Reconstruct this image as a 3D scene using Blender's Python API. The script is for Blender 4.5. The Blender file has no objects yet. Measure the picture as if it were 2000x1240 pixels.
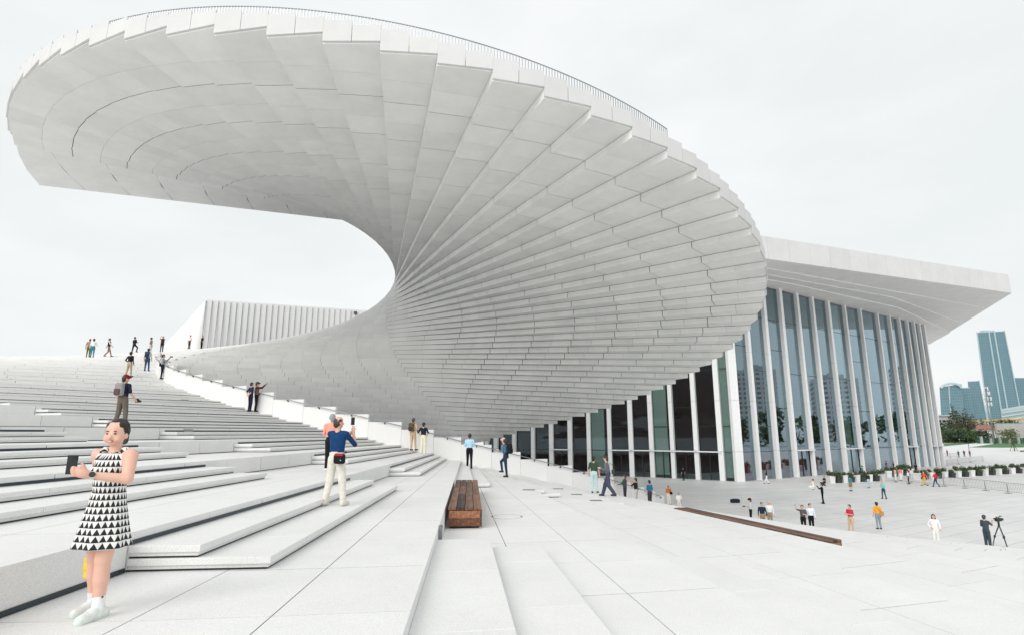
import bpy, math, random
import numpy as np
random.seed(7)
R_ = math.radians
SC = bpy.context.scene
COL = SC.collection
# ---------------------------------------------------------------- camera
F_PX, CX, CY = 1100.0, 1000.0, 620.0
PITCH = math.atan(223.0 / F_PX)
CAMZ = 1.53
cd = bpy.data.cameras.new('camera'); cam = bpy.data.objects.new('camera', cd); COL.objects.link(cam)
cam.location = (0, 0, CAMZ); cam.rotation_euler = (math.pi / 2 + PITCH, 0, 0)
cd.sensor_width = 36; cd.lens = 36 * F_PX / 2000; cd.clip_start = .05; cd.clip_end = 8000
SC.camera = cam
# ---------------------------------------------------------------- world: overcast sky
SUN_EL, SUN_AZ = 32, 211          # degrees; azimuth clockwise from +Y
W = bpy.data.worlds.new('World'); SC.world = W; W.use_nodes = True
nt = W.node_tree; nt.nodes.clear()
def wn(t, **kw):
    n = nt.nodes.new(t)
    for k, v in kw.items(): setattr(n, k, v)
    return n
sky = wn('ShaderNodeTexSky', sky_type='NISHITA', sun_disc=False)
sky.sun_elevation = R_(SUN_EL); sky.sun_rotation = R_(SUN_AZ); sky.air_density = 1.2; sky.dust_density = 4.0
tc = wn('ShaderNodeTexCoord'); mp = wn('ShaderNodeMapping'); mp.inputs['Scale'].default_value = (1.0, 1.0, 2.6)
nt.links.new(tc.outputs['Generated'], mp.inputs['Vector'])
noi = wn('ShaderNodeTexNoise'); noi.inputs['Scale'].default_value = 2.1; noi.inputs['Detail'].default_value = 5; noi.inputs['Roughness'].default_value = .55
nt.links.new(mp.outputs[0], noi.inputs['Vector'])
rmp = wn('ShaderNodeValToRGB'); cr = rmp.color_ramp
cr.elements[0].position = .34; cr.elements[0].color = (.765, .795, .80, 1)
cr.elements[1].position = .62; cr.elements[1].color = (.855, .868, .87, 1)
nt.links.new(noi.outputs['Fac'], rmp.inputs[0])
bg1 = wn('ShaderNodeBackground'); bg1.inputs[1].default_value = .06; nt.links.new(sky.outputs[0], bg1.inputs[0])
bg2 = wn('ShaderNodeBackground'); bg2.inputs[1].default_value = 1.0; nt.links.new(rmp.outputs[0], bg2.inputs[0])
mx = wn('ShaderNodeMixShader'); mx.inputs[0].default_value = .93
nt.links.new(bg1.outputs[0], mx.inputs[1]); nt.links.new(bg2.outputs[0], mx.inputs[2])
out = wn('ShaderNodeOutputWorld'); nt.links.new(mx.outputs[0], out.inputs[0])
# ---------------------------------------------------------------- sun behind the cloud
sl = bpy.data.lights.new('sun', 'SUN'); sl.energy = 1.5; sl.angle = R_(40); sl.color = (1, .975, .94)
so = bpy.data.objects.new('sun', sl); COL.objects.link(so)
az, el = R_(SUN_AZ), R_(SUN_EL)
sv = np.array([math.sin(az) * math.cos(el), math.cos(az) * math.cos(el), math.sin(el)])
from mathutils import Vector
so.rotation_euler = Vector(sv).to_track_quat('Z', 'Y').to_euler()
SC.view_settings.view_transform = 'Standard'; SC.view_settings.look = 'None'
SC.view_settings.exposure = 0.24; SC.view_settings.gamma = 1
SC.cycles.max_bounces = 9; SC.cycles.diffuse_bounces = 7; SC.cycles.glossy_bounces = 3
SC.cycles.transmission_bounces = 4; SC.cycles.transparent_max_bounces = 8
SC.cycles.caustics_reflective = False; SC.cycles.caustics_refractive = False
# ---------------------------------------------------------------- pixel helpers (only to read positions off the photograph)
SP, CP = math.sin(PITCH), math.cos(PITCH)
def ray(px, py):
    x = (px - CX) / F_PX; u = -(py - CY) / F_PX
    return np.array([x, CP - u * SP, SP + u * CP])
def at(px, py, z):
    r = ray(px, py); t = (z - CAMZ) / r[2]
    return r * t + np.array([0, 0, CAMZ])
# ---------------------------------------------------------------- materials
MATS = {}
def lin(c): return tuple(((v / 255) / 12.92 if v / 255 <= .04045 else ((v / 255 + .055) / 1.055) ** 2.4) for v in c)
def mat(name, col, rough=.6, metal=0, spec=.5, noise=0, nscale=20, bump=0, tone=False, coat=0):
    if name in MATS: return MATS[name]
    m = bpy.data.materials.new(name); m.use_nodes = True; t = m.node_tree; b = t.nodes['Principled BSDF']
    b.inputs['Base Color'].default_value = (*col, 1); b.inputs['Roughness'].default_value = rough
    b.inputs['Metallic'].default_value = metal; b.inputs['Specular IOR Level'].default_value = spec
    if noise:
        tcn = t.nodes.new('ShaderNodeTexCoord'); n = t.nodes.new('ShaderNodeTexNoise')
        n.inputs['Scale'].default_value = nscale; n.inputs['Detail'].default_value = 6; n.inputs['Roughness'].default_value = .7
        t.links.new(tcn.outputs['Object'], n.inputs['Vector'])
        mr = t.nodes.new('ShaderNodeMapRange'); mr.inputs[1].default_value = .25; mr.inputs[2].default_value = .75
        mr.inputs[3].default_value = 1 - noise; mr.inputs[4].default_value = 1 + noise
        t.links.new(n.outputs['Fac'], mr.inputs[0])
        vm = t.nodes.new('ShaderNodeVectorMath'); vm.operation = 'SCALE'; vm.inputs[0].default_value = col
        t.links.new(mr.outputs[0], vm.inputs['Scale']); t.links.new(vm.outputs[0], b.inputs['Base Color'])
        if bump:
            bp = t.nodes.new('ShaderNodeBump'); bp.inputs['Strength'].default_value = bump; bp.inputs['Distance'].default_value = .02
            t.links.new(n.outputs['Fac'], bp.inputs['Height']); t.links.new(bp.outputs[0], b.inputs['Normal'])
    MATS[name] = m
    return m
def stone(name, col, speck=.10, stain=.05, tone_=.03):
    """pale granite: fine speckle, broad soft staining, a tone of its own per panel (attribute 'tone')"""
    m = bpy.data.materials.new(name); m.use_nodes = True; t = m.node_tree; b = t.nodes['Principled BSDF']; L = t.links.new
    b.inputs['Roughness'].default_value = .62; b.inputs['Specular IOR Level'].default_value = .3
    g = t.nodes.new('ShaderNodeNewGeometry')
    n1 = t.nodes.new('ShaderNodeTexNoise'); n1.inputs['Scale'].default_value = 75; n1.inputs['Detail'].default_value = 4; n1.inputs['Roughness'].default_value = .8
    n2 = t.nodes.new('ShaderNodeTexNoise'); n2.inputs['Scale'].default_value = .55; n2.inputs['Detail'].default_value = 7; n2.inputs['Roughness'].default_value = .65
    L(g.outputs['Position'], n1.inputs['Vector']); L(g.outputs['Position'], n2.inputs['Vector'])
    m1 = t.nodes.new('ShaderNodeMapRange'); m1.inputs[1].default_value = .3; m1.inputs[2].default_value = .7; m1.inputs[3].default_value = 1 - speck; m1.inputs[4].default_value = 1 + speck * .6
    m2 = t.nodes.new('ShaderNodeMapRange'); m2.inputs[1].default_value = .3; m2.inputs[2].default_value = .7; m2.inputs[3].default_value = 1 - stain; m2.inputs[4].default_value = 1 + stain * .5
    L(n1.outputs['Fac'], m1.inputs[0]); L(n2.outputs['Fac'], m2.inputs[0])
    at_ = t.nodes.new('ShaderNodeAttribute'); at_.attribute_name = 'tone'
    m3 = t.nodes.new('ShaderNodeMapRange'); m3.inputs[3].default_value = 1 - tone_; m3.inputs[4].default_value = 1 + tone_ * .4
    L(at_.outputs['Fac'], m3.inputs[0])
    a = t.nodes.new('ShaderNodeMath'); a.operation = 'MULTIPLY'; L(m1.outputs[0], a.inputs[0]); L(m2.outputs[0], a.inputs[1])
    a2 = t.nodes.new('ShaderNodeMath'); a2.operation = 'MULTIPLY'; L(a.outputs[0], a2.inputs[0]); L(m3.outputs[0], a2.inputs[1])
    vm = t.nodes.new('ShaderNodeVectorMath'); vm.operation = 'SCALE'; vm.inputs[0].default_value = col
    L(a2.outputs[0], vm.inputs['Scale']); L(vm.outputs[0], b.inputs['Base Color'])
    bp = t.nodes.new('ShaderNodeBump'); bp.inputs['Strength'].default_value = .12; bp.inputs['Distance'].default_value = .004
    L(n1.outputs['Fac'], bp.inputs['Height']); L(bp.outputs[0], b.inputs['Normal'])
    MATS[name] = m
    return m
STONE = stone('white_stone', (.82, .82, .81), .20, .06, .02)
ROOFST = stone('roof_stone', (.87, .87, .855), .10, .075, .055)
WALLST = stone('balustrade_stone', (.83, .83, .825), .06, .03, .02)
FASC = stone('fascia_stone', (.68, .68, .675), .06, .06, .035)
DARKGAP = mat('dark_gap', (.03, .035, .04), .8)  # dark joint filler, also painted shade in the recesses at riser feet
STRIP = mat('dark_strip', (.018, .03, .042), .35)
METAL = mat('grey_metal', (.32, .33, .34), .35, .8)
DMETAL = mat('dark_metal', (.06, .065, .07), .45, .6)
# ---------------------------------------------------------------- mesh builder
class MB:
    def __init__(s): s.v = []; s.f = []; s.m = []; s.t = []
    def poly(s, pts, faces, mi=0, tone=None):
        o = len(s.v); s.v += [tuple(map(float, q)) for q in pts]
        tn = random.random() if tone is None else tone
        for f in faces: s.f.append([o + i for i in f]); s.m.append(mi); s.t.append(tn)
    def prism(s, xy, z0, z1, mi=0, tone=None):
        n = len(xy)
        ar = sum(xy[i][0] * xy[(i + 1) % n][1] - xy[(i + 1) % n][0] * xy[i][1] for i in range(n))
        if ar < 0: xy = xy[::-1]
        z0s = z0 if hasattr(z0, '__len__') else [z0] * n
        z1s = z1 if hasattr(z1, '__len__') else [z1] * n
        pts = [(x, y, z) for (x, y), z in zip(xy, z0s)] + [(x, y, z) for (x, y), z in zip(xy, z1s)]
        fs = [list(range(n))[::-1], [n + i for i in range(n)]] + [[i, (i + 1) % n, n + (i + 1) % n, n + i] for i in range(n)]
        s.poly(pts, fs, mi, tone)
    def box(s, c, sz, rz=0, mi=0, tone=None, M=None):
        hx, hy, hz = sz[0] / 2, sz[1] / 2, sz[2] / 2
        pts = [(a * hx, b * hy, e * hz) for e in (-1, 1) for a, b in ((-1, -1), (1, -1), (1, 1), (-1, 1))]
        ca, sa = math.cos(rz), math.sin(rz)
        if M is not None: pts = [tuple(np.array(M) @ np.array(q)) for q in pts]
        pts = [(c[0] + x * ca - y * sa, c[1] + x * sa + y * ca, c[2] + z) for x, y, z in pts]
        s.poly(pts, [[3, 2, 1, 0], [4, 5, 6, 7], [0, 1, 5, 4], [1, 2, 6, 5], [2, 3, 7, 6], [3, 0, 4, 7]], mi, tone)
    def bar(s, a, b, w, h=None, mi=0, tone=None):
        """rectangular bar from a to b"""
        h = h or w; a = np.array(a, float); b = np.array(b, float); d = b - a; d /= np.linalg.norm(d)
        up = np.array([0, 0, 1.]) if abs(d[2]) < .95 else np.array([0, 1., 0])
        x = np.cross(d, up); x /= np.linalg.norm(x); y = np.cross(x, d)
        pts = [q + sx * x * w / 2 + sy * y * h / 2 for q in (a, b) for sx, sy in ((-1, -1), (1, -1), (1, 1), (-1, 1))]
        s.poly(pts, [[0, 1, 2, 3], [7, 6, 5, 4], [4, 5, 1, 0], [5, 6, 2, 1], [6, 7, 3, 2], [7, 4, 0, 3]], mi, tone)
    def tube(s, pts, r, n=8, mi=0, cap=True):
        pts = [np.array(q, float) for q in pts]; rs = r if hasattr(r, '__len__') else [r] * len(pts)
        o = len(s.v); prev = None
        for i, q in enumerate(pts):
            d = pts[min(i + 1, len(pts) - 1)] - pts[max(i - 1, 0)]; d /= np.linalg.norm(d) + 1e-9
            if prev is None:
                up = np.array([0, 0, 1.]) if abs(d[2]) < .9 else np.array([1., 0, 0]); x = np.cross(d, up)
            else: x = prev - d * (prev @ d)
            x /= np.linalg.norm(x) + 1e-9; prev = x; y = np.cross(d, x)
            for j in range(n):
                a = 2 * math.pi * j / n
                s.v.append(tuple(q + rs[i] * (math.cos(a) * x + math.sin(a) * y)))
        for i in range(len(pts) - 1):
            for j in range(n):
                s.f.append([o + i * n + j, o + i * n + (j + 1) % n, o + (i + 1) * n + (j + 1) % n, o + (i + 1) * n + j]); s.m.append(mi); s.t.append(.5)
        if cap:
            s.f.append([o + j for j in range(n)][::-1]); s.m.append(mi); s.t.append(.5)
            e = o + (len(pts) - 1) * n; s.f.append([e + j for j in range(n)]); s.m.append(mi); s.t.append(.5)
    def ell(s, c, r, nu=12, nv=8, mi=0, rz=0):
        o = len(s.v); ca, sa = math.cos(rz), math.sin(rz)
        for i in range(nv + 1):
            ph = math.pi * i / nv
            for j in range(nu):
                th = 2 * math.pi * j / nu
                x, y, z = r[0] * math.sin(ph) * math.cos(th), r[1] * math.sin(ph) * math.sin(th), r[2] * math.cos(ph)
                s.v.append((c[0] + x * ca - y * sa, c[1] + x * sa + y * ca, c[2] + z))
        for i in range(nv):
            for j in range(nu):
                s.f.append([o + i * nu + j, o + (i + 1) * nu + j, o + (i + 1) * nu + (j + 1) % nu, o + i * nu + (j + 1) % nu]); s.m.append(mi); s.t.append(.5)
    def mesh(s, name, mats, smooth=False, tone=True):
        me = bpy.data.meshes.new(name); me.from_pydata(s.v, [], s.f)
        for q in (mats if isinstance(mats, (list, tuple)) else [mats]): me.materials.append(q)
        if any(s.m): me.polygons.foreach_set('material_index', s.m)
        if smooth: me.polygons.foreach_set('use_smooth', [True] * len(s.f))
        if tone:
            a = me.attributes.new('tone', 'FLOAT', 'FACE'); a.data.foreach_set('value', s.t)
        me.update(); return me
    def build(s, name, mats, parent=None, smooth=False, loc=None, **tg):
        o = bpy.data.objects.new(name, s.mesh(name, mats, smooth)); COL.objects.link(o)
        if parent is not None: o.parent = parent
        if loc is not None: o.location = loc
        if tg: tag(o, **tg)
        return o
def tag(o, label=None, cat=None, group=None, kind=None):
    if label: o['label'] = label
    if cat: o['category'] = cat
    if group: o['group'] = group
    if kind: o['kind'] = kind
    return o
def empty(name, label, cat, group=None, loc=(0, 0, 0), rz=0, kind=None):
    o = bpy.data.objects.new(name, None); COL.objects.link(o); o.location = loc; o.rotation_euler = (0, 0, rz)
    o.empty_display_size = .3
    return tag(o, label, cat, group, kind)
def inst(me, name, loc, rz=0, sc=1, parent=None, **tg):
    o = bpy.data.objects.new(name, me); COL.objects.link(o); o.location = loc; o.rotation_euler = (0, 0, rz)
    o.scale = sc if hasattr(sc, '__len__') else (sc, sc, sc)
    if parent is not None: o.parent = parent
    if tg: tag(o, **tg)
    return o
# ---------------------------------------------------------------- the turning stack of stone blades
H = .42                       # rise of one blade
AX = np.array([-7.96, 53.89]); DT = -3.54    # axis; every blade front is tangent to one small circle round it
A_P = [.01391, .16828, -.31136, -.51069, .36479, -1.85288, -.61226]
R_P = [11.4992, 8.0181, -18.6084, -12.0665, 13.8764, 31.0876]
A54 = float(np.polyval(A_P, (54 - 28) / 28))
def alpha(k):
    if k <= 0: return R_(94.15 - 4.55 * k)
    if k < 1: return R_(94.15) * (1 - k) + k * float(np.polyval(A_P, -27 / 28))
    if k > 54: return A54 + (k - 54) * (R_(-161.0) - A54)
    return float(np.polyval(A_P, (k - 28) / 28))
def radius(k):
    if k > 54: return 32.6 + (k - 54) * 1.6
    return float(np.polyval(R_P, (k - 28) / 28))
def uv(k):
    a = alpha(k); return np.array([math.cos(a), math.sin(a)]), np.array([-math.sin(a), math.cos(a)])
def LP(k, s, off=0.0):
    u, n = uv(k); q = AX + (DT + off) * n + s * u
    return (float(q[0]), float(q[1]))
RHO = 21.8                    # balustrade
KMIN, KST = -10, 25
def zone2(k): return {0: (-60, -44.8), 1: (-47.2, -38.3), 2: (-52, -39.5), 3: (-44.5, -37.6)}.get(k, (-61, -44.8) if k < 0 else (-47, -37.4))
def zone1(k): return (-33.4, -RHO)
S1F, S2F = .47, .235
def ground(x, y):
    q = np.array([x, y]) - AX
    if np.hypot(*q) < RHO - .1 and x > -30 : inside = True
    else: inside = False
    best = None
    for k in range(KMIN, KST + 12):
        u, n = uv(k)
        if q @ n >= DT and q @ u < 0: best = k
    if best is None: return -11 * H
    z = best * H
    k = best + 1; u, n = uv(k); s = q @ u
    for z0, z1 in (zone1(k), zone2(k)):
        if z0 <= s <= z1 and k <= 22:
            if q @ uv(k - S2F)[1] >= DT: return z + .28
            if q @ uv(k - S1F)[1] >= DT: return z + .14
    return z
def march(px, py, t0=3, t1=140):
    r = ray(px, py); t = t0; st = .05
    while t < t1:
        q = r * t
        if q[2] + CAMZ <= ground(q[0], q[1]): return np.array([q[0], q[1], ground(q[0], q[1])])
        t += st
        if t > 40: st = .15
    return np.array([q[0], q[1], q[2] + CAMZ])
# ================================================================ STRUCTURE
GZ = -11 * H                  # plaza level
def seg_width(k, s):
    if s >= 0: return .8 + s * (abs(alpha(k) - alpha(k - 1)) + .02)
    return .8 + (-s) * (abs(alpha(k + 1) - alpha(k)) + .015)
MOD = 3.45
def bevel(o, w=.007):
    b = o.modifiers.new('edge', 'BEVEL'); b.width = w; b.segments = 2; b.limit_method = 'ANGLE'; return o
def splits(k, a, b):
    """cut positions along one blade between a and b"""
    cuts = [a]
    if b > 0:
        r = b; c = []
        while r - MOD > max(a, 0) + 1.2: r -= MOD; c.append(r)
        neg = [s for s in np.arange(-47.2, 0.01, MOD) if a + .6 < s < min(0, b) - .8] if a < 0 else []
        cuts += list(neg) + c[::-1]
    else:
        cuts += [s for s in np.arange(-47.2 - 6 * MOD, 0, MOD) if a + .6 < s < b - .6]
    return cuts + [b]
def blade_piece(mb, k, sa, sb, g=.012, outer=False, strips=None, top=None):
    """one stone piece of blade k from sa to sb, in half-module slabs"""
    z0, z1 = (k - 1) * H + (0 if outer else .02 if k < 5 else .04), k * H - (.026 if outer and sb > 1 else .004)  # stair pieces stop short of the tread; dark core paints the recess shade
    mid = (sa + sb) / 2
    for (a, b), ga, gb in (((sa, mid), g, .006), ((mid, sb), .006, g)):
        a += ga; b -= gb
        tn = random.random()
        if outer and b > mid and abs(b - radius(k) + g) < .05:
            e0 = LP(k, radius(k)); e1 = LP(k - 1, radius(k - 1)); bk = LP(k - 1, radius(k - 1) - .3, .6)
            mb.prism([LP(k, a), e0, e1, bk, LP(k, a, seg_width(k, a))], z0, z1, 0, tn)
        elif strips:
            for p0, p1 in strips:
                q = []
                for s_, fr in ((a, p0), (b, p0), (b, p1), (a, p1)):
                    if fr >= 1: q.append(LP(k, s_, seg_width(k, s_)))
                    else:
                        # radial joint at fraction fr between front of k and front of k+1
                        uu, nn = uv(k); k2 = k + fr; u2, n2 = uv(k2)
                        # point on tangent line k2 with the same s
                        q.append(LP(k2, s_, .007 if p0 == fr and fr > 0 else (-.007 if fr > 0 else 0)))
                mb.prism(q, z0, z1, 0, tn + random.uniform(-.25, .25))
        else:
            mb.prism([LP(k, a), LP(k, b), LP(k, b, seg_width(k, b)), LP(k, a, seg_width(k, a))], z0, z1, 0, tn)
# ---- staircase outside the balustrade
stair = empty('spiral_staircase', 'broad white stone staircase turning up to the left beside the balustrade', 'staircase')
nstone = 0
for k in range(KMIN, KST + 1):
    mb = MB(); pan = []
    L0 = -62
    cs = splits(k, L0, -RHO)
    mb.prism([LP(k, L0 + .05, .05), LP(k, -RHO - .03, .05), LP(k, -RHO - .03, seg_width(k, -RHO) - .05), LP(k, L0 + .05, seg_width(k, L0) - .05)], (k - 1) * H + .005, k * H - .014, 1, .5)
    near = -6 <= k <= 9
    st = [(0, .34), (.34, .67), (.67, 2)] if -7 <= k <= 2 else [(0, .5), (.5, 2)] if k <= 10 else None
    for a, b in zip(cs[:-1], cs[1:]):
        if near:
            m2 = MB(); blade_piece(m2, k, a, b, strips=st); pan.append(m2)
        else: blade_piece(mb, k, a, b, strips=st)
    blk = mb.build('step_block', [STONE, DARKGAP], stair)
    for m2 in pan: m2.build('stone_panel', [STONE], blk); nstone += 1
    # thin filler steps
    if k <= 22:
        for zi, (za, zb) in enumerate((zone1(k), zone2(k))):
            for lv, fr in ((0, S1F), (1, S2F)):
                zt = (k - 1) * H + .14 * lv
                cuts = [za] + [s for s in np.arange(-47.2 - 6 * MOD + 1.1 * lv + .6, 0, MOD * .62) if za + .5 < s < zb - .5] + [zb]
                ms = MB()
                for a, b in zip(cuts[:-1], cuts[1:]):
                    tn = random.random()
                    ms.prism([LP(k - fr, a + .004), LP(k - fr, b - .004), LP(k, b - .004, .0), LP(k, a + .004, .0)], zt + .06, zt + .14 - .003, 0, tn)
                ms.prism([LP(k - fr, za + .03, .03), LP(k - fr, zb - .03, .03), LP(k, zb - .03, .0), LP(k, za + .03, .0)], zt + (.018 if k < 5 else .034), zt + .06, 0, .3)
                ms.prism([LP(k - fr, za + .045, .045), LP(k - fr, zb - .045, .045), LP(k, zb - .045, .0), LP(k, za + .045, .0)], zt, zt + (.02 if k < 5 else .036), 1, .3)  # near-black base paints the shade in the recess under the slab
                fs_ = ms.build('filler_step', [STONE, DARKGAP], blk)
                if k <= 6: bevel(fs_)
    # dark light strips along the foot of the blocks
    if 1 <= k <= 9:
        zb_ = (k - 1) * H
        ends = [(-62, zone2(k)[0], 0), (zone2(k)[0], zone2(k)[1], .28), (zone1(k)[0] + .2, -RHO, .28)]
        for a, b, dz in ends:
            if b - a > .5:
                msr = MB(); msr.prism([LP(k, a + .02, -.012), LP(k, b - .02, -.012), LP(k, b - .02, .05), LP(k, a + .02, .05)], zb_ + dz + .004, zb_ + dz + .052, 0, .5)
                msr.build('dark_strip', [STRIP], blk)
print('stair panels', nstone)
# ---- the roof fan: same blades inside the balustrade and high above
roof = empty('spiral_roof', 'huge white fan-shaped stone roof spiralling overhead above the staircase', 'roof')
npan = 0
for k in range(2, 56):
    mb = MB(); kids = []
    if k <= KST: L0 = -RHO
    elif k <= 36: L0 = -64
    else: L0 = -24
    rk = radius(k)
    mb.prism([LP(k, L0 + .05, .03), LP(k, rk - (1.0 if k < 55 else 4), .03), LP(k, rk - (1.0 if k < 55 else 4), rk * abs(alpha(k) - alpha(k - 1)) * (.8 if k < 55 else .5)), LP(k, 0, .7), LP(k, L0 + .05, seg_width(k, L0) - .05)], (k - 1) * H + .025, k * H - .002, 1, .5)
    cs = splits(k, L0, rk)
    for a, b in zip(cs[:-1], cs[1:]):
        big = a > 5.0 and k >= 21
        tgt = MB() if big else mb
        if k == 55:
            tn = random.random(); a2, b2 = a + .03, b - .03
            wa = seg_width(54, a) + abs(a) * .29 if a > 0 else 1.0
            if a < 0: tgt.prism([LP(k, a2), LP(k, b2), LP(k, b2, 1.2), LP(k, a2, 1.2)], 54 * H, 55 * H, 0, tn)
            else:
                e = [LP(k, a2), LP(k, b2), LP(54.66, b2 - (0.5 if b == cs[-1] else 0)), LP(54.33, b2 - (1.05 if b == cs[-1] else 0)), LP(54, b2 - (1.58 if b == cs[-1] else 0)), LP(54, a2), LP(54.5, a2)]
                tgt.prism(e, 54 * H, 55 * H, 0, tn)
        else: blade_piece(tgt, k, a, b, g=.022 if a > 0 else .010, outer=True)
        if big: kids.append(tgt)
    bl = mb.build('blade', [ROOFST, DARKGAP], roof)
    for t in kids: t.build('soffit_panel', [ROOFST], bl); npan += 1
print('roof panels', npan)
# fascia panels along the outer edge
def mid(k):
    a = np.array(LP(k, radius(k))); b = np.array(LP(k - 1, radius(k - 1))); return (a + b) / 2
for k in range(19, 54):
    mbf = MB(); tn = random.random()
    pa, pe, pb = mid(k + 1), np.array(LP(k, radius(k))), mid(k)
    def offp(q, w):
        v = q - AX; v = v / np.hypot(*v); return q + v * w
    zt0, zt1 = (k + 1.85) * H, (k + 1.0) * H
    zte = (zt0 + zt1) / 2
    g = .006
    da = (pe - pa) / np.hypot(*(pe - pa)); db = (pb - pe) / np.hypot(*(pb - pe))
    for p0, p1, zb_, ta, tb in ((pa + da * .012, pe - da * .002, k * H + .07, zt0, zte), (pe + db * .002, pb - db * .012, (k - 1) * H + .07, zte, zt1)):
        i0, i1, o0, o1 = offp(p0, .01), offp(p1, .01), offp(p0, .10), offp(p1, .10)
        mbf.prism([tuple(i0), tuple(i1), tuple(o1), tuple(o0)], zb_, [ta, tb, tb, ta] if np.cross(i1 - i0, o0 - i0) > 0 else [ta, ta, tb, tb], 0, tn)
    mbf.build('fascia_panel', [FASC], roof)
# railing behind the fascia on top of the roof
rail = empty('roof_railing', 'thin metal railing along the upper edge of the spiral roof', 'railing')
pts = []
for k in np.arange(34.25, 47.01, .25):
    u, n = uv(k); q = np.array(LP(k, radius(k) - .5, 1.2)); pts.append((q[0], q[1], (k + .85) * H))
mr = MB(); top = [(x, y, z + 1.02) for x, y, z in pts]; mr.tube(top, .025, 6); mr.build('top_rail', [METAL], rail)
mr = MB(); mr.tube([(x, y, z + .12) for x, y, z in pts], .015, 5); mr.build('bottom_rail', [METAL], rail)
mr = MB()
for i in range(len(pts) - 1):
    for j in range(4):
        a = np.array(pts[i]) * (1 - j / 4) + np.array(pts[i + 1]) * j / 4
        mr.bar(a - (0, 0, .3), a + (0, 0, 1.0), .03)
mr.build('baluster', [METAL], rail, kind='stuff')
# ---- balustrade wall with handrail
bal = empty('balustrade_wall', 'stepped white stone balustrade with metal handrail beside the stairs', 'balustrade')
BH = 1.24
def PB(k, r=RHO): return np.array(LP(k, -r))
for k in range(-10, 16):
    a, b = PB(k, RHO - .12), PB(k + 1, RHO - .12); a2, b2 = PB(k, RHO + .06), PB(k + 1, RHO + .06)
    d_ = (b - a) / np.hypot(*(b - a)); g = .006
    m = MB()
    m.prism([tuple(a + d_ * g), tuple(b - d_ * g), tuple(b2 - d_ * g), tuple(a2 + d_ * g)], k * H - .5, k * H + BH, 0)
    o = m.build('wall_panel', [WALLST], bal)
hr = []
for k in np.arange(-9.5, 14.6, .5):
    q = PB(k, RHO + .16); hr.append((q[0], q[1], k * H + 1.02))
m = MB(); m.tube(hr, .024, 8); m.build('handrail', [METAL], bal, smooth=True)
for k in np.arange(-9.5, 14.6, 1.0):
    q = PB(k, RHO + .16); q2 = PB(k, RHO + .05)
    m = MB(); m.bar((q2[0], q2[1], k * H + .92), (q[0], q[1], k * H + 1.01), .05, .05); m.build('bracket', [DMETAL], bal)
# ---- ground
PLAZA = bpy.data.materials.new('plaza_paving'); PLAZA.use_nodes = True
_t = PLAZA.node_tree; _b = _t.nodes['Principled BSDF']; _L = _t.links.new
_g = _t.nodes.new('ShaderNodeNewGeometry'); _m = _t.nodes.new('ShaderNodeMapping'); _m.inputs['Rotation'].default_value = (0, 0, R_(-32))
_L(_g.outputs['Position'], _m.inputs['Vector'])
_br = _t.nodes.new('ShaderNodeTexBrick'); _br.offset = .5; _br.inputs['Scale'].default_value = 1.0
_br.inputs['Brick Width'].default_value = 3.6; _br.inputs['Row Height'].default_value = 1.5; _br.inputs['Mortar Size'].default_value = .014; _br.inputs['Mortar Smooth'].default_value = .2
_br.inputs['Color1'].default_value = (.76, .76, .755, 1); _br.inputs['Color2'].default_value = (.715, .715, .71, 1); _br.inputs['Mortar'].default_value = (.25, .25, .25, 1)
_L(_m.outputs[0], _br.inputs['Vector'])
_n = _t.nodes.new('ShaderNodeTexNoise'); _n.inputs['Scale'].default_value = .25; _n.inputs['Detail'].default_value = 8; _n.inputs['Roughness'].default_value = .65; _L(_g.outputs['Position'], _n.inputs['Vector'])
_r = _t.nodes.new('ShaderNodeMapRange'); _r.inputs[1].default_value = .3; _r.inputs[2].default_value = .7; _r.inputs[3].default_value = .88; _r.inputs[4].default_value = 1.04; _L(_n.outputs['Fac'], _r.inputs[0])
_v = _t.nodes.new('ShaderNodeVectorMath'); _v.operation = 'SCALE'; _L(_br.outputs['Color'], _v.inputs[0]); _L(_r.outputs[0], _v.inputs['Scale']); _L(_v.outputs[0], _b.inputs['Base Color'])
_b.inputs['Roughness'].default_value = .55; MATS['plaza'] = PLAZA
m = MB(); m.prism([(-3500, -3500), (3500, -3500), (3500, 4500), (-3500, 4500)], GZ - 1, GZ, 0, .5)
m.build('plaza', [PLAZA], kind='structure')
# ---- lawns and far paths
GRASS = mat('grass', (.06, .17, .055), .9, noise=.3, nscale=.6)
EARTH = mat('earth', (.22, .17, .10), .95, noise=.3, nscale=.2)
def flat(name, pix, dz, mt, kind='structure'):
    q = [at(x, y, GZ)[:2] for x, y in pix]
    m = MB(); m.prism([tuple(a) for a in q], GZ + dz - .05, GZ + dz, 0, .5); return m.build(name, [mt], kind=kind)
flat('lawn', [(1843, 866), (1907, 861.5), (1905, 865), (1842, 871)], .012, GRASS)
flat('lawn', [(1892, 873), (1945, 865.5), (2080, 861), (2080, 872), (1960, 873.5)], .012, GRASS)
flat('lawn', [(1992, 879), (2080, 874), (2080, 879), (1992, 882)], .012, GRASS)
flat('earth', [(1838, 866), (1838, 860.5), (1910, 858), (1908, 861.3)], .008, EARTH)
flat('earth', [(1945, 865), (1950, 860), (2080, 856), (2080, 860.8)], .008, EARTH)
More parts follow.
